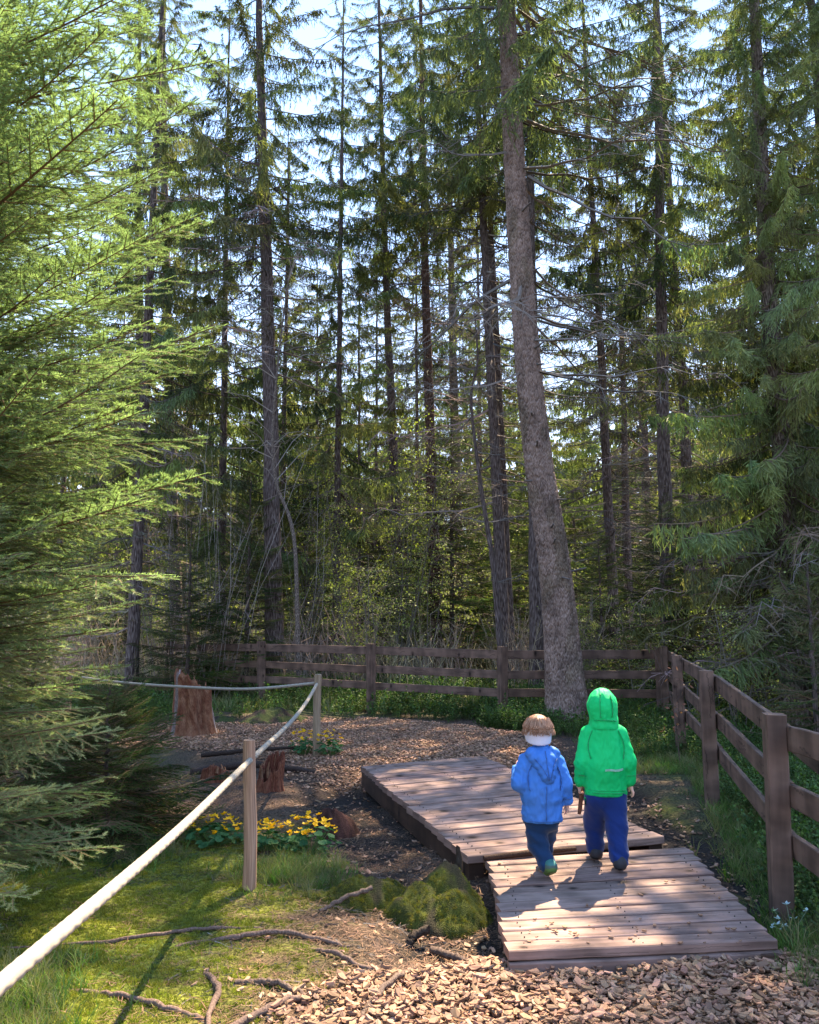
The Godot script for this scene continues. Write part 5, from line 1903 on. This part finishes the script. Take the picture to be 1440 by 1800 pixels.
# ------------------------------------------------------------------ people
func hand_into(mb: MB, wrist: Vector3, dir: Vector3, palm: Vector3, thumb_side: Vector3, s: float, curl: float, skin: Color) -> void:
	# palm and five bent fingers in a fine grid; dir runs to the fingers, palm is the way the palm faces
	var f := Field.new(wrist - Vector3.ONE * 0.085 * s / 0.8, wrist + Vector3.ONE * 0.085 * s / 0.8 + dir * 0.03, 0.0032)
	f.d.fill(0.02)
	var side := thumb_side.normalized()
	var knuckle := wrist + dir * 0.052 * s
	f.bone(wrist - dir * 0.02 * s, wrist + dir * 0.012 * s, 0.019 * s, 0.018 * s, 0.006)
	for i in 4:
		var o := side * (0.021 - 0.0145 * i) * s
		f.bone(wrist + o * 0.55 + dir * 0.008 * s, knuckle + o, 0.012 * s, 0.0105 * s, 0.008)
	var lens := [0.036, 0.041, 0.038, 0.030]
	for i in 4:
		var p := knuckle + side * (0.0225 - 0.0152 * i) * s
		var ang := curl * (0.55 + 0.06 * i)
		var l: float = lens[i] * s
		for seg in 3:
			var d := dir * cos(ang) + palm * sin(ang)
			var q: Vector3 = p + d * l * [0.46, 0.32, 0.26][seg]
			f.bone(p, q, (0.0082 - 0.0008 * seg) * s, (0.0076 - 0.0009 * seg) * s, 0.0022)
			p = q
			ang += curl * 0.75
	var t0 := wrist + side * 0.017 * s + dir * 0.012 * s
	var t1 := t0 + (side * 0.75 + dir * 0.7 + palm * 0.45).normalized() * 0.026 * s
	var t2 := t1 + (dir * 0.9 + palm * (0.3 + curl * 0.4) + side * (0.35 - curl * 0.5)).normalized() * 0.024 * s
	f.bone(t0, t1, 0.0105 * s, 0.0092 * s, 0.005)
	f.bone(t1, t2, 0.0088 * s, 0.0072 * s, 0.002)
	f.mesh_into(mb, skin)


func head_into(mb: MB, at: Vector3, s: float, turn: float, skin: Color) -> void:
	# s is the head's height; it looks along -z turned by turn
	var f := Field.new(Vector3(-0.62, -0.62, -0.72) * s, Vector3(0.62, 0.68, 0.66) * s, 0.055 * s)
	f.d.fill(0.06)
	f.bone(Vector3(0, 0.14, 0.06) * s, Vector3(0, 0.08, -0.06) * s, 0.40 * s, 0.36 * s, 0.05 * s)
	f.bone(Vector3(0, -0.16, -0.16) * s, Vector3(0, -0.3, -0.2) * s, 0.25 * s, 0.15 * s, 0.12 * s)
	f.bone(Vector3(0, -0.02, -0.40) * s, Vector3(0, -0.12, -0.475) * s, 0.04 * s, 0.052 * s, 0.05 * s)
	for e in [-1, 1]:
		f.bone(Vector3(e * 0.4, 0.02, 0.03) * s, Vector3(e * 0.415, -0.1, 0.05) * s, 0.07 * s, 0.05 * s, 0.03 * s)
		f.bone(Vector3(e * 0.17, -0.1, -0.3) * s, Vector3(e * 0.2, -0.14, -0.26) * s, 0.1 * s, 0.09 * s, 0.08 * s)
	var m := MB.new()
	f.mesh_into(m, skin)
	var base := mb.v.size()
	var b := Basis(Vector3.UP, turn)
	for i in m.v.size():
		mb.v.append(at + b * m.v[i])
		mb.n.append(b * m.n[i])
		mb.c.append(m.c[i])
	for i in m.idx:
		mb.idx.append(base + i)


func face(o: Node3D, at: Vector3, s: float, turn: float) -> void:
	var b := Basis(Vector3.UP, turn)
	for e in [-1, 1]:
		var eye := SphereMesh.new()
		eye.radius = 0.05 * s
		eye.height = 0.1 * s
		eye.radial_segments = 12
		eye.rings = 6
		eye.material = M.ink
		obj("eye", eye, o).position = at + b * (Vector3(e * 0.15, 0.0, -0.375) * s)
	var mouth := MB.new()
	mouth.tube(PackedVector3Array([Vector3(-0.1, -0.262, -0.355) * s, Vector3(0, -0.272, -0.385) * s, Vector3(0.1, -0.262, -0.355) * s]), PackedFloat32Array([0.006 * s, 0.02 * s, 0.006 * s]), 6, Color(0.42, 0.17, 0.14))
	var mo := obj("mouth", mouth.mesh(M.skin), o)
	mo.transform = Transform3D(b, at)


func shoe(f: Field, heel: Vector3, toe: Vector3, ankle: Vector3, w: float) -> void:
	f.bone(heel, toe, w, w * 0.82, 0.02)
	f.bone(heel + Vector3(0, 0.005, 0), heel.lerp(toe, 0.55), w * 1.0, w * 0.95, 0.02)
	f.bone(heel.lerp(toe, 0.12), ankle, w * 0.95, w * 0.92, 0.02)


func seam(f: Field, from: Vector2, to: Vector2, bow: float, wide: float, col: Color, o: Node3D, called := "seam") -> void:
	# a stitched line lying on the back of a garment
	var mb := MB.new()
	var n := 16
	var across := (to - from).normalized().orthogonal() * wide * 0.5
	for i in n:
		var u := i / (n - 1.0)
		var q := from.lerp(to, u) + (to - from).orthogonal() * bow * sin(u * PI)
		for k in 2:
			var w := q + across * (k * 2 - 1)
			var z := 0.2
			while z > -0.1:
				var g := (Vector3(w.x, w.y, z) - f.lo) / f.cell
				if g.x < 0 or g.y < 0 or g.z < 0 or g.x >= f.nx or g.y >= f.ny or g.z >= f.nz:
					z -= 0.002
					continue
				if f.d[(int(g.z) * f.ny + int(g.y)) * f.nx + int(g.x)] < 0.0:
					break
				z -= 0.002
			mb.v.append(Vector3(w.x, w.y, z + 0.004))
			mb.v.append(Vector3(w.x, w.y, z - 0.008))
			mb.c.append(col)
			mb.c.append(col)
		if i > 0:
			var b := (i - 1) * 4
			mb.idx.append_array([b, b + 4, b + 6, b, b + 6, b + 2, b, b + 1, b + 5, b, b + 5, b + 4, b + 2, b + 6, b + 7, b + 2, b + 7, b + 3])
	obj(called, mb.mesh(M.cloth), o)


func build_green_child() -> void:
	var K := 0.955
	var o := thing("person", "child in bright green hooded jacket and royal blue trousers holding a stick", "person", Vector3(1.215, 0.146, -5.32), -0.06)
	o.scale = Vector3(0.9, 0.97, 0.93)
	var skin := Color(0.62, 0.36, 0.26)
	var S := func(x: float, y: float, z: float) -> Vector3: return Vector3(x, y, z) * K
	# the body under the clothes
	var body := MB.new()
	var f := Field.new(Vector3(-0.3, 0, -0.35), Vector3(0.3, 1.05, 0.25), 0.014)
	var wl: Vector3 = S.call(-0.178, 0.505, -0.03)
	var wr: Vector3 = S.call(0.176, 0.52, 0.0)
	for b in [[0, 0.47, 0, 0, 0.62, 0, 0.105, 0.1], [0, 0.62, 0, 0, 0.84, 0, 0.1, 0.105], [0, 0.85, 0, 0, 0.97, -0.01, 0.05, 0.045], [-0.09, 0.84, 0, 0.09, 0.84, 0, 0.055, 0.055]]:
		f.bone(S.call(b[0], b[1], b[2]), S.call(b[3], b[4], b[5]), b[6] * K, b[7] * K, 0.04, 0.8)
	for b in [[-0.115, 0.83, 0, -0.16, 0.66, 0.02, 0.04, 0.034], [0.115, 0.83, 0, 0.165, 0.67, 0.03, 0.04, 0.034], [-0.16, 0.66, 0.02, -0.178, 0.51, -0.03, 0.033, 0.024], [0.165, 0.67, 0.03, 0.176, 0.52, 0, 0.033, 0.024],
		[-0.06, 0.45, 0, -0.066, 0.25, -0.12, 0.07, 0.05], [0.062, 0.45, 0, 0.068, 0.25, 0.02, 0.07, 0.05], [-0.066, 0.25, -0.12, -0.06, 0.06, -0.17, 0.048, 0.03], [0.068, 0.25, 0.02, 0.064, 0.06, 0.08, 0.048, 0.03]]:
		f.bone(S.call(b[0], b[1], b[2]), S.call(b[3], b[4], b[5]), b[6] * K, b[7] * K, 0.03)
	f.mesh_into(body, skin)
	head_into(body, S.call(-0.005, 1.0, -0.015), 0.19 * K, 0.12, skin)
	hand_into(body, wl + Vector3(0, -0.012, -0.004), Vector3(0.02, -0.95, -0.3).normalized(), Vector3(0.95, 0.0, -0.1).normalized(), Vector3(0.1, -0.25, -0.95), 0.8, 1.15, skin)
	hand_into(body, wr + Vector3(0.004, -0.012, 0), Vector3(0.3, -0.95, 0.1).normalized(), Vector3(-0.9, -0.25, -0.2).normalized(), Vector3(0.0, 0.1, -1), 0.8, 0.45, skin)
	obj("body", body.mesh(M.skin), o)
	face(o, S.call(-0.005, 1.0, -0.015), 0.19 * K, 0.12)
	# trousers
	var blue := Color(0.005, 0.027, 0.13)
	f = Field.new(Vector3(-0.2, 0, -0.32), Vector3(0.2, 0.62, 0.22), 0.0095)
	f.bone(S.call(-0.03, 0.46, 0), S.call(0.03, 0.46, 0), 0.108 * K, 0.108 * K, 0.03, 0.8)
	f.bone(S.call(-0.062, 0.44, 0), S.call(-0.068, 0.25, -0.12), 0.087 * K, 0.073 * K, 0.03)
	f.bone(S.call(-0.068, 0.25, -0.12), S.call(-0.056, 0.055, -0.165), 0.073 * K, 0.063 * K, 0.03)
	f.bone(S.call(0.062, 0.44, 0), S.call(0.07, 0.25, 0.02), 0.089 * K, 0.075 * K, 0.03)
	f.bone(S.call(0.07, 0.25, 0.02), S.call(0.068, 0.045, 0.085), 0.075 * K, 0.065 * K, 0.03)
	f.plane(S.call(0, 0.028, 0), Vector3(0, -1, 0))
	f.wrinkle(func(p): return 0.012 * (0.2 - absf(N3.get_noise_3d(p.x * 55, p.y * 120 + p.x * 90, p.z * 55))) + 0.004 * sin(p.y * 55.0 + p.x * 40.0 + 3.0 * N1.get_noise_3d(p.x * 60, p.y * 60, p.z * 60)) * smoothstep(0.34, 0.1, p.y))
	var mb := MB.new()
	f.mesh_into(mb, blue)
	obj("trousers", mb.mesh(M.cloth), o)
	# boots
	for e in [[-0.056, -0.165, 0.0], [0.068, 0.085, 0.0]]:
		f = Field.new(S.call(e[0] - 0.09, -0.03, e[1] - 0.2), S.call(e[0] + 0.09, 0.16, e[1] + 0.12), 0.007)
		shoe(f, S.call(e[0], 0.036, e[1] + 0.03), S.call(e[0] * 1.15, 0.03, e[1] - 0.115), S.call(e[0], 0.1, e[1]), 0.041)
		f.plane(Vector3(0, 0.001, 0), Vector3(0, -1, 0))
		mb = MB.new()
		f.mesh_into(mb, Color(0.03, 0.028, 0.03), func(p): return Color(0.012, 0.012, 0.013) if p.y < 0.014 else Color(0.035, 0.032, 0.036))
		obj("boot", mb.mesh(M.rubber), o)
	# jacket
	var green := Color(0.004, 0.46, 0.115)
	f = Field.new(Vector3(-0.28, 0.36, -0.2), Vector3(0.28, 1.0, 0.2), 0.0095)
	f.bone(S.call(-0.035, 0.42, 0.0), S.call(-0.03, 0.66, 0.01), 0.117 * K, 0.115 * K, 0.03, 0.86)
	f.bone(S.call(0.035, 0.42, 0.0), S.call(0.03, 0.66, 0.01), 0.117 * K, 0.115 * K, 0.03, 0.86)
	f.bone(S.call(-0.035, 0.66, 0.012), S.call(-0.06, 0.845, 0.005), 0.117 * K, 0.066 * K, 0.05, 0.9)
	f.bone(S.call(0.035, 0.66, 0.012), S.call(0.06, 0.845, 0.005), 0.117 * K, 0.066 * K, 0.05, 0.9)
	f.bone(S.call(0, 0.62, 0.012), S.call(0, 0.84, 0.008), 0.118 * K, 0.1 * K, 0.04, 0.95)
	f.bone(S.call(0, 0.85, 0.0), S.call(0, 0.91, -0.003), 0.085 * K, 0.075 * K, 0.04)
	for b in [[-0.112, 0.838, 0, -0.158, 0.66, 0.025, 0.062, 0.057], [0.112, 0.838, 0, 0.163, 0.67, 0.03, 0.062, 0.057], [-0.158, 0.66, 0.025, -0.175, 0.535, -0.022, 0.056, 0.044], [0.163, 0.67, 0.03, 0.176, 0.545, 0.005, 0.056, 0.044]]:
		f.bone(S.call(b[0], b[1], b[2]), S.call(b[3], b[4], b[5]), b[6] * K, b[7] * K, 0.022)
	f.wrinkle(func(p): return 0.008 * (0.2 - absf(N3.get_noise_3d(p.x * 60 + p.y * 40, p.y * 50 + absf(p.x) * 90, p.z * 60))) + 0.0025 * N2.get_noise_3d(p.x * 130, p.y * 110, p.z * 60) + (0.012 * (0.2 - absf(N1.get_noise_3d(p.x * 50, p.y * 210 + p.x * 120, p.z * 40))) if absf(p.x) > 0.12 else 0.0) + 0.0016 * sin(p.x * 90 + 5.0 * N1.get_noise_2d(p.y * 60, p.x * 30)) * smoothstep(0.55, 0.45, p.y))
	f.plane(S.call(0, 0.452, 0), Vector3(0, -1, -0.05), Vector3(-0.135, -1, -1), Vector3(0.14, 9, 9))
	mb = MB.new()
	f.mesh_into(mb, green)
	var cloth := f
	var back := func(x, y):
		var z := 0.19
		while z > 0.0:
			var q := (Vector3(x, y, z) - cloth.lo) / cloth.cell
			var at := (int(q.z) * cloth.ny + int(q.y)) * cloth.nx + int(q.x)
			if cloth.d[at] < 0.0:
				return z - cloth.d[at] * 0.5
			z -= 0.002
		return 0.0
	var jacket := obj("jacket", mb.mesh(M.shell), o)
	# hood, open at the front
	f = Field.new(S.call(-0.16, 0.88, -0.16), S.call(0.16, 1.26, 0.17), 0.0085)
	f.bone(S.call(-0.006, 1.025, 0.01), S.call(0.004, 1.01, -0.055), 0.102 * K, 0.1 * K, 0.03)
	f.bone(S.call(-0.004, 1.062, -0.02), S.call(0.0, 1.048, -0.05), 0.085 * K, 0.085 * K, 0.03)
	f.bone(S.call(-0.006, 1.02, 0.01), S.call(0, 0.94, 0.012), 0.103 * K, 0.098 * K, 0.03)
	f.bone(S.call(0, 0.93, 0.004), S.call(0, 0.905, 0.004), 0.1 * K, 0.108 * K, 0.01)
	f.carve(S.call(0, 1.0, -0.03), S.call(0, 0.985, -0.2), 0.076, 0.085)
	f.wrinkle(func(p): return 0.010 * (0.2 - absf(N3.get_noise_3d(p.x * 60, p.y * 130, p.z * 60))) + 0.003 * smoothstep(0.006, 0.0, absf(p.x + 0.05 - (p.y - 1.0) * 0.06)))
	mb = MB.new()
	f.mesh_into(mb, green)
	obj("hood", mb.mesh(M.shell), jacket)
	var dark := green * 0.62
	seam(f, Vector2(-0.028, 1.07), Vector2(-0.034, 0.915), 0.05, 0.004, dark, jacket)
	seam(f, Vector2(0.04, 1.06), Vector2(0.046, 0.92), -0.04, 0.003, dark, jacket)
	seam(f, Vector2(-0.075, 0.895), Vector2(0.075, 0.895), -0.05, 0.006, dark, jacket)
	seam(cloth, Vector2(-0.088, 0.835), Vector2(-0.108, 0.66), 0.12, 0.005, dark, jacket)
	seam(cloth, Vector2(0.088, 0.835), Vector2(0.112, 0.66), -0.12, 0.005, dark, jacket)
	seam(cloth, Vector2(-0.128, 0.452), Vector2(0.128, 0.452), 0.0, 0.004, dark, jacket)
	seam(cloth, Vector2(-0.125, 0.468), Vector2(0.125, 0.468), 0.0, 0.002, dark, jacket)
	seam(cloth, Vector2(-0.19, 0.556), Vector2(-0.135, 0.546), 0.0, 0.005, dark, jacket, "cuff")
	seam(cloth, Vector2(0.14, 0.552), Vector2(0.195, 0.556), 0.0, 0.005, dark, jacket, "cuff")
	# reflective strip lying on the back of the jacket
	mb = MB.new()
	for i in 15:
		var x := lerpf(-0.02, 0.105, i / 14.0)
		for k in [0, 1, 2, 3]:
			var y := (0.604 if k % 2 == 0 else 0.592) + 0.003 * sin(i * 0.5) + x * 0.03
			mb.v.append(Vector3(x, y, back.call(x, y) + (0.003 if k < 2 else -0.006)))
		if i < 14:
			var b := i * 4
			mb.idx.append_array([b, b + 4, b + 5, b, b + 5, b + 1, b, b + 2, b + 6, b, b + 6, b + 4, b + 1, b + 5, b + 7, b + 1, b + 7, b + 3])
	obj("reflective_strip", mb.mesh(M.strip), jacket)
	# the stick in the left hand
	mb = MB.new()
	mb.tube(PackedVector3Array([Vector3(0.0, 0.085, -0.035), Vector3(0.0, 0.03, -0.012), Vector3(-0.006, -0.03, 0.008), Vector3(-0.018, -0.085, 0.03), Vector3(-0.026, -0.115, 0.04)]), PackedFloat32Array([0.008, 0.011, 0.013, 0.0135, 0.01]), 10, Color(0.21, 0.085, 0.045), 1.0, 1.0, func(a, l, r): return r * (1.0 + 0.1 * N2.get_noise_2d(a * 30, l * 300)), true)
	var st := obj("stick", mb.mesh(M.root_wood))
	tag(st, "short reddish brown stick held in the hand of the child in green", "stick")
	st.position = o.transform * (wl + Vector3(0.014, -0.062, -0.02))


func build_blue_child() -> void:
	var o := thing("person", "small child in light blue jacket with white headband and dark blue trousers", "person", Vector3(0.79, 0.128, -5.13), 0.1)
	o.scale = Vector3.ONE * 0.965
	var skin := Color(0.62, 0.36, 0.26)
	var body := MB.new()
	var f := Field.new(Vector3(-0.26, 0, -0.32), Vector3(0.26, 0.85, 0.2), 0.013)
	for b in [[0, 0.36, 0, 0, 0.5, 0, 0.09, 0.088], [0, 0.5, 0, 0, 0.69, 0, 0.088, 0.09], [0, 0.7, 0, 0, 0.81, 0, 0.042, 0.04], [-0.075, 0.69, 0, 0.075, 0.69, 0, 0.046, 0.046]]:
		f.bone(Vector3(b[0], b[1], b[2]), Vector3(b[3], b[4], b[5]), b[6], b[7], 0.03, 0.82)
	for b in [[-0.095, 0.685, 0, -0.142, 0.555, 0.025, 0.034, 0.029], [-0.142, 0.555, 0.025, -0.128, 0.62, -0.1, 0.028, 0.021], [0.095, 0.685, 0, 0.135, 0.56, 0.02, 0.034, 0.029], [0.135, 0.56, 0.02, 0.158, 0.44, -0.01, 0.028, 0.02],
		[-0.045, 0.36, 0, -0.03, 0.2, -0.01, 0.058, 0.042], [-0.03, 0.2, -0.01, 0.018, 0.075, 0.07, 0.04, 0.026], [0.045, 0.36, 0, 0.055, 0.235, -0.11, 0.058, 0.042], [0.055, 0.235, -0.11, 0.045, 0.08, -0.14, 0.04, 0.026]]:
		f.bone(Vector3(b[0], b[1], b[2]), Vector3(b[3], b[4], b[5]), b[6], b[7], 0.025)
	f.mesh_into(body, skin)
	var hc := Vector3(-0.012, 0.845, -0.015)
	head_into(body, hc, 0.175, 0.15, skin)
	hand_into(body, Vector3(-0.126, 0.63, -0.118), Vector3(0.2, 0.45, -0.85).normalized(), Vector3(0.9, -0.1, 0.2).normalized(), Vector3(0.05, 0.9, 0.4), 0.7, 0.8, skin)
	hand_into(body, Vector3(0.162, 0.42, -0.014), Vector3(0.12, -0.95, -0.25).normalized(), Vector3(-0.95, -0.15, 0).normalized(), Vector3(0.0, -0.2, -1), 0.7, 0.6, skin)
	obj("body", body.mesh(M.skin), o)
	face(o, hc, 0.175, 0.15)
	# trousers
	f = Field.new(Vector3(-0.17, 0.03, -0.25), Vector3(0.17, 0.46, 0.16), 0.009)
	f.bone(Vector3(-0.02, 0.36, 0), Vector3(0.02, 0.36, 0), 0.085, 0.085, 0.03, 0.85)
	f.bone(Vector3(-0.045, 0.35, 0), Vector3(-0.03, 0.2, -0.005), 0.07, 0.06, 0.03)
	f.bone(Vector3(-0.03, 0.2, -0.005), Vector3(0.018, 0.075, 0.07), 0.06, 0.05, 0.03)
	f.bone(Vector3(0.045, 0.35, 0), Vector3(0.055, 0.235, -0.11), 0.068, 0.058, 0.03)
	f.bone(Vector3(0.055, 0.235, -0.11), Vector3(0.045, 0.085, -0.145), 0.057, 0.05, 0.03)
	f.plane(Vector3(0.018, 0.062, 0.075), Vector3(0.25, -0.9, 0.45).normalized(), Vector3(-9, -9, -0.03))
	f.plane(Vector3(0, 0.065, 0), Vector3(0, -1, 0), Vector3(-9, -9, -9), Vector3(9, 9, -0.06))
	f.wrinkle(func(p): return 0.012 * (0.2 - absf(N3.get_noise_3d(p.x * 60, p.y * 130 + p.x * 80, p.z * 60))) + 0.0035 * sin(p.y * 75.0 + p.x * 30 + 3.0 * N1.get_noise_3d(p.x * 60, p.y * 60, p.z * 60)))
	var mb := MB.new()
	f.mesh_into(mb, Color(0.006, 0.028, 0.08))
	obj("trousers", mb.mesh(M.cloth), o)
	# shoes: the rear one stands on its toes and shows its sole
	var pose := [[Vector3(0.022, 0.085, 0.105), Vector3(0.028, 0.032, -0.01), Vector3(0.018, 0.105, 0.07)], [Vector3(0.045, 0.035, -0.125), Vector3(0.05, 0.03, -0.24), Vector3(0.045, 0.1, -0.145)]]
	for q in pose:
		f = Field.new((q[0] as Vector3).min(q[1]) - Vector3.ONE * 0.06, (q[0] as Vector3).max(q[2]) + Vector3.ONE * 0.06, 0.006)
		shoe(f, q[0], q[1], q[2], 0.034)
		var along: Vector3 = (q[1] - q[0]).normalized()
		var down: Vector3 = along.cross(Vector3.RIGHT).normalized()
		if down.y > 0.0:
			down = -down
		var under: Vector3 = q[0] + down * 0.031
		f.plane(under, down)
		mb = MB.new()
		f.mesh_into(mb, Color.WHITE, func(p): return Color(0.10, 0.165, 0.045) if (p - under).dot(down) > -0.02 else (Color(0.05, 0.15, 0.13) if p.y > q[0].y + 0.02 else Color(0.07, 0.105, 0.085)))
		obj("shoe", mb.mesh(M.rubber), o)
	# jacket
	var blue := Color(0.05, 0.17, 0.48)
	f = Field.new(Vector3(-0.25, 0.28, -0.2), Vector3(0.25, 0.82, 0.19), 0.0092)
	f.bone(Vector3(-0.018, 0.3, 0.0), Vector3(-0.015, 0.53, 0.012), 0.112, 0.105, 0.03, 0.88)
	f.bone(Vector3(0.018, 0.3, 0.0), Vector3(0.015, 0.53, 0.012), 0.112, 0.105, 0.03, 0.88)
	f.bone(Vector3(-0.02, 0.53, 0.012), Vector3(-0.05, 0.69, 0.005), 0.103, 0.06, 0.045, 0.92)
	f.bone(Vector3(0.02, 0.53, 0.012), Vector3(0.05, 0.69, 0.005), 0.103, 0.06, 0.045, 0.92)
	for b in [[-0.094, 0.685, 0, -0.142, 0.565, 0.028, 0.055, 0.053], [-0.142, 0.565, 0.028, -0.13, 0.615, -0.085, 0.052, 0.042], [0.094, 0.685, 0, 0.135, 0.56, 0.02, 0.055, 0.051], [0.135, 0.56, 0.02, 0.157, 0.45, -0.008, 0.05, 0.043]]:
		f.bone(Vector3(b[0], b[1], b[2]), Vector3(b[3], b[4], b[5]), b[6], b[7], 0.02)
	f.bone(Vector3(0, 0.5, 0.0), Vector3(0, 0.69, 0.0), 0.112, 0.088, 0.04, 0.98)
	f.bone(Vector3(0, 0.69, 0), Vector3(0, 0.75, 0), 0.064, 0.058, 0.03)
	f.plane(Vector3(0.157, 0.428, 0), Vector3(0.15, -1, -0.2).normalized(), Vector3(0.12, -1, -1))
	f.wrinkle(func(p): return 0.009 * (0.2 - absf(N3.get_noise_3d(p.x * 50 + p.y * 40, p.y * 70 - p.x * 60, p.z * 60))) + 0.0025 * N2.get_noise_3d(p.x * 130, p.y * 110, p.z * 60) + (0.012 * (0.2 - absf(N1.get_noise_3d(p.x * 50, p.y * 200 + p.x * 120, p.z * 40))) if absf(p.x) > 0.105 else 0.0) + 0.0025 * sin((p.y - p.x * 0.9) * 60.0 + 5.0 * N1.get_noise_2d(p.y * 60, p.x * 60)) * smoothstep(0.66, 0.5, p.y))
	f.plane(Vector3(0, 0.335, 0), Vector3(0, -1, 0))
	mb = MB.new()
	f.mesh_into(mb, blue)
	var jacket := obj("jacket", mb.mesh(M.shell), o)
	var dim := blue * 0.6
	seam(f, Vector2(-0.075, 0.68), Vector2(-0.095, 0.53), 0.12, 0.0045, dim, jacket)
	seam(f, Vector2(0.078, 0.68), Vector2(0.095, 0.53), -0.12, 0.0045, dim, jacket)
	seam(f, Vector2(0.0, 0.56), Vector2(0.002, 0.345), 0.02, 0.003, dim, jacket)
	seam(f, Vector2(-0.105, 0.348), Vector2(0.105, 0.348), 0.0, 0.003, dim, jacket)
	seam(f, Vector2(0.12, 0.462), Vector2(0.185, 0.47), 0.0, 0.005, dim, jacket, "cuff")
	# the hood hangs down the back as a pointed pouch
	f = Field.new(Vector3(-0.16, 0.52, -0.1), Vector3(0.16, 0.84, 0.22), 0.0085)
	f.bone(Vector3(-0.065, 0.745, 0.03), Vector3(0.065, 0.745, 0.03), 0.037, 0.037, 0.02)
	f.bone(Vector3(-0.075, 0.74, 0.055), Vector3(0.012, 0.625, 0.098), 0.032, 0.04, 0.03)
	f.bone(Vector3(0.075, 0.74, 0.055), Vector3(0.018, 0.625, 0.098), 0.032, 0.04, 0.03)
	f.bone(Vector3(0.0, 0.71, 0.075), Vector3(0.015, 0.60, 0.1), 0.05, 0.03, 0.04)
	f.wrinkle(func(p): return 0.010 * (0.2 - absf(N3.get_noise_3d(p.x * 90, p.y * 90, p.z * 60))) + 0.003 * sin((p.y + absf(p.x) * 0.8) * 120.0))
	mb = MB.new()
	f.mesh_into(mb, blue * 0.95)
	obj("hood", mb.mesh(M.shell), jacket)
	seam(f, Vector2(0.004, 0.765), Vector2(0.014, 0.59), 0.03, 0.003, dim, jacket)
	seam(f, Vector2(-0.07, 0.722), Vector2(0.008, 0.598), -0.06, 0.003, dim, jacket)
	seam(f, Vector2(0.075, 0.722), Vector2(0.02, 0.598), 0.06, 0.003, dim, jacket)
	# headband
	f = Field.new(Vector3(-0.12, 0.74, -0.14), Vector3(0.12, 0.93, 0.12), 0.0065)
	f.bone(hc + Vector3(0, 0.01, 0.004), hc + Vector3(0, -0.035, 0.004), 0.0815, 0.078, 0.02, 1.04)
	f.bone(hc + Vector3(0, 0.02, -0.006), hc + Vector3(0, 0.06, -0.01), 0.08, 0.07, 0.02, 1.0)
	f.plane(hc + Vector3(0, 0.045, 0), Vector3(0, 1, 0.26).normalized())
	f.plane(hc + Vector3(0, -0.032, 0), Vector3(0, -1, -0.3).normalized())
	f.wrinkle(func(p): return 0.003 * N3.get_noise_3d(p.x * 40, p.y * 200, p.z * 40))
	mb = MB.new()
	f.mesh_into(mb, Color(0.62, 0.62, 0.70))
	var band := obj("headband", mb.mesh(M.cloth), o)
	# its small dark emblem: a few strokes
	mb = MB.new()
	for s in [[-0.007, -0.006, -0.001, 0.004], [-0.001, 0.004, 0.001, -0.004], [0.001, -0.004, 0.008, 0.009], [-0.007, 0.005, 0.004, 0.001]]:
		var a := hc + Vector3(0.038 + s[0], -0.012 + s[1], 0.0)
		var b := hc + Vector3(0.038 + s[2], -0.012 + s[3], 0.0)
		a.z += sqrt(0.0815 * 0.0815 - pow(a.x - hc.x, 2)) + 0.0045
		b.z += sqrt(0.0815 * 0.0815 - pow(b.x - hc.x, 2)) + 0.0045
		mb.twig(PackedVector3Array([a, b]), 0.0013, 0.0013, Color(0.03, 0.04, 0.09))
	obj("emblem", mb.mesh(M.deadwood), band)
	# hair above and under the band
	var hair := MB.new()
	f = Field.new(Vector3(-0.13, 0.76, -0.14), Vector3(0.12, 0.97, 0.13), 0.006)
	f.bone(hc + Vector3(0, 0.034, 0.01), hc + Vector3(0.0, 0.026, -0.03), 0.087, 0.082, 0.03)
	f.bone(hc + Vector3(0, 0.055, -0.005), hc + Vector3(0.0, 0.058, -0.02), 0.068, 0.064, 0.03)
	f.plane(hc + Vector3(0, 0.012, 0), Vector3(0, -1, 0.35).normalized())
	f.plane(hc + Vector3(0, 0.01, -0.052), Vector3(0, -0.75, -1).normalized(), Vector3(-9, -9, -9), Vector3(9, 9, -0.03))
	f.wrinkle(func(p): return 0.0055 * N3.get_noise_3d(atan2(p.x - hc.x, p.z - hc.z) * 90.0, p.y * 25, 0.0))
	f.mesh_into(hair, Color.WHITE, func(p): return Color(0.20, 0.10, 0.058).lerp(Color(0.32, 0.18, 0.11), clampf(0.5 + 1.5 * N3.get_noise_3d(atan2(p.x - hc.x, p.z - hc.z) * 120.0, p.y * 30, 4.0), 0, 1)))
	for i in hair.v.size():
		hair.uv.append(Vector2(hair.v[i].y * 3.0, atan2(hair.v[i].x - hc.x, hair.v[i].z - hc.z)))
	R.seed = 3
	var crown := obj("hair", hair.mesh(M.hair), o)
	var locks := MB.new()
	for i in 380:
		var a := rr(-2.5, 2.5)
		var sweep := rr(-0.35, 0.2)
		var d := Vector3(sin(a), 0, cos(a))
		var top := rr(0.035, 0.1)
		var p0 := hc + Vector3(0, top + 0.012, 0.008) + d * sqrt(maxf(0.0, 0.0081 - (top - 0.03) * (top - 0.03) * 0.9)) * 1.0
		var p1 := hc + Vector3(0, 0.045, 0.008) + d * 0.094
		var p2 := hc + Vector3(0, rr(0.002, 0.028), 0.008) + d.rotated(Vector3.UP, sweep) * rr(0.09, 0.108)
		var col := Color(0.18, 0.09, 0.052).lerp(Color(0.36, 0.21, 0.13), R.randf())
		locks.twig(PackedVector3Array([p0, p0.lerp(p1, 0.5) + d * 0.006, p1, p2]), 0.0032, 0.0009, col)
	obj("locks", locks.mesh(M.deadwood), crown)
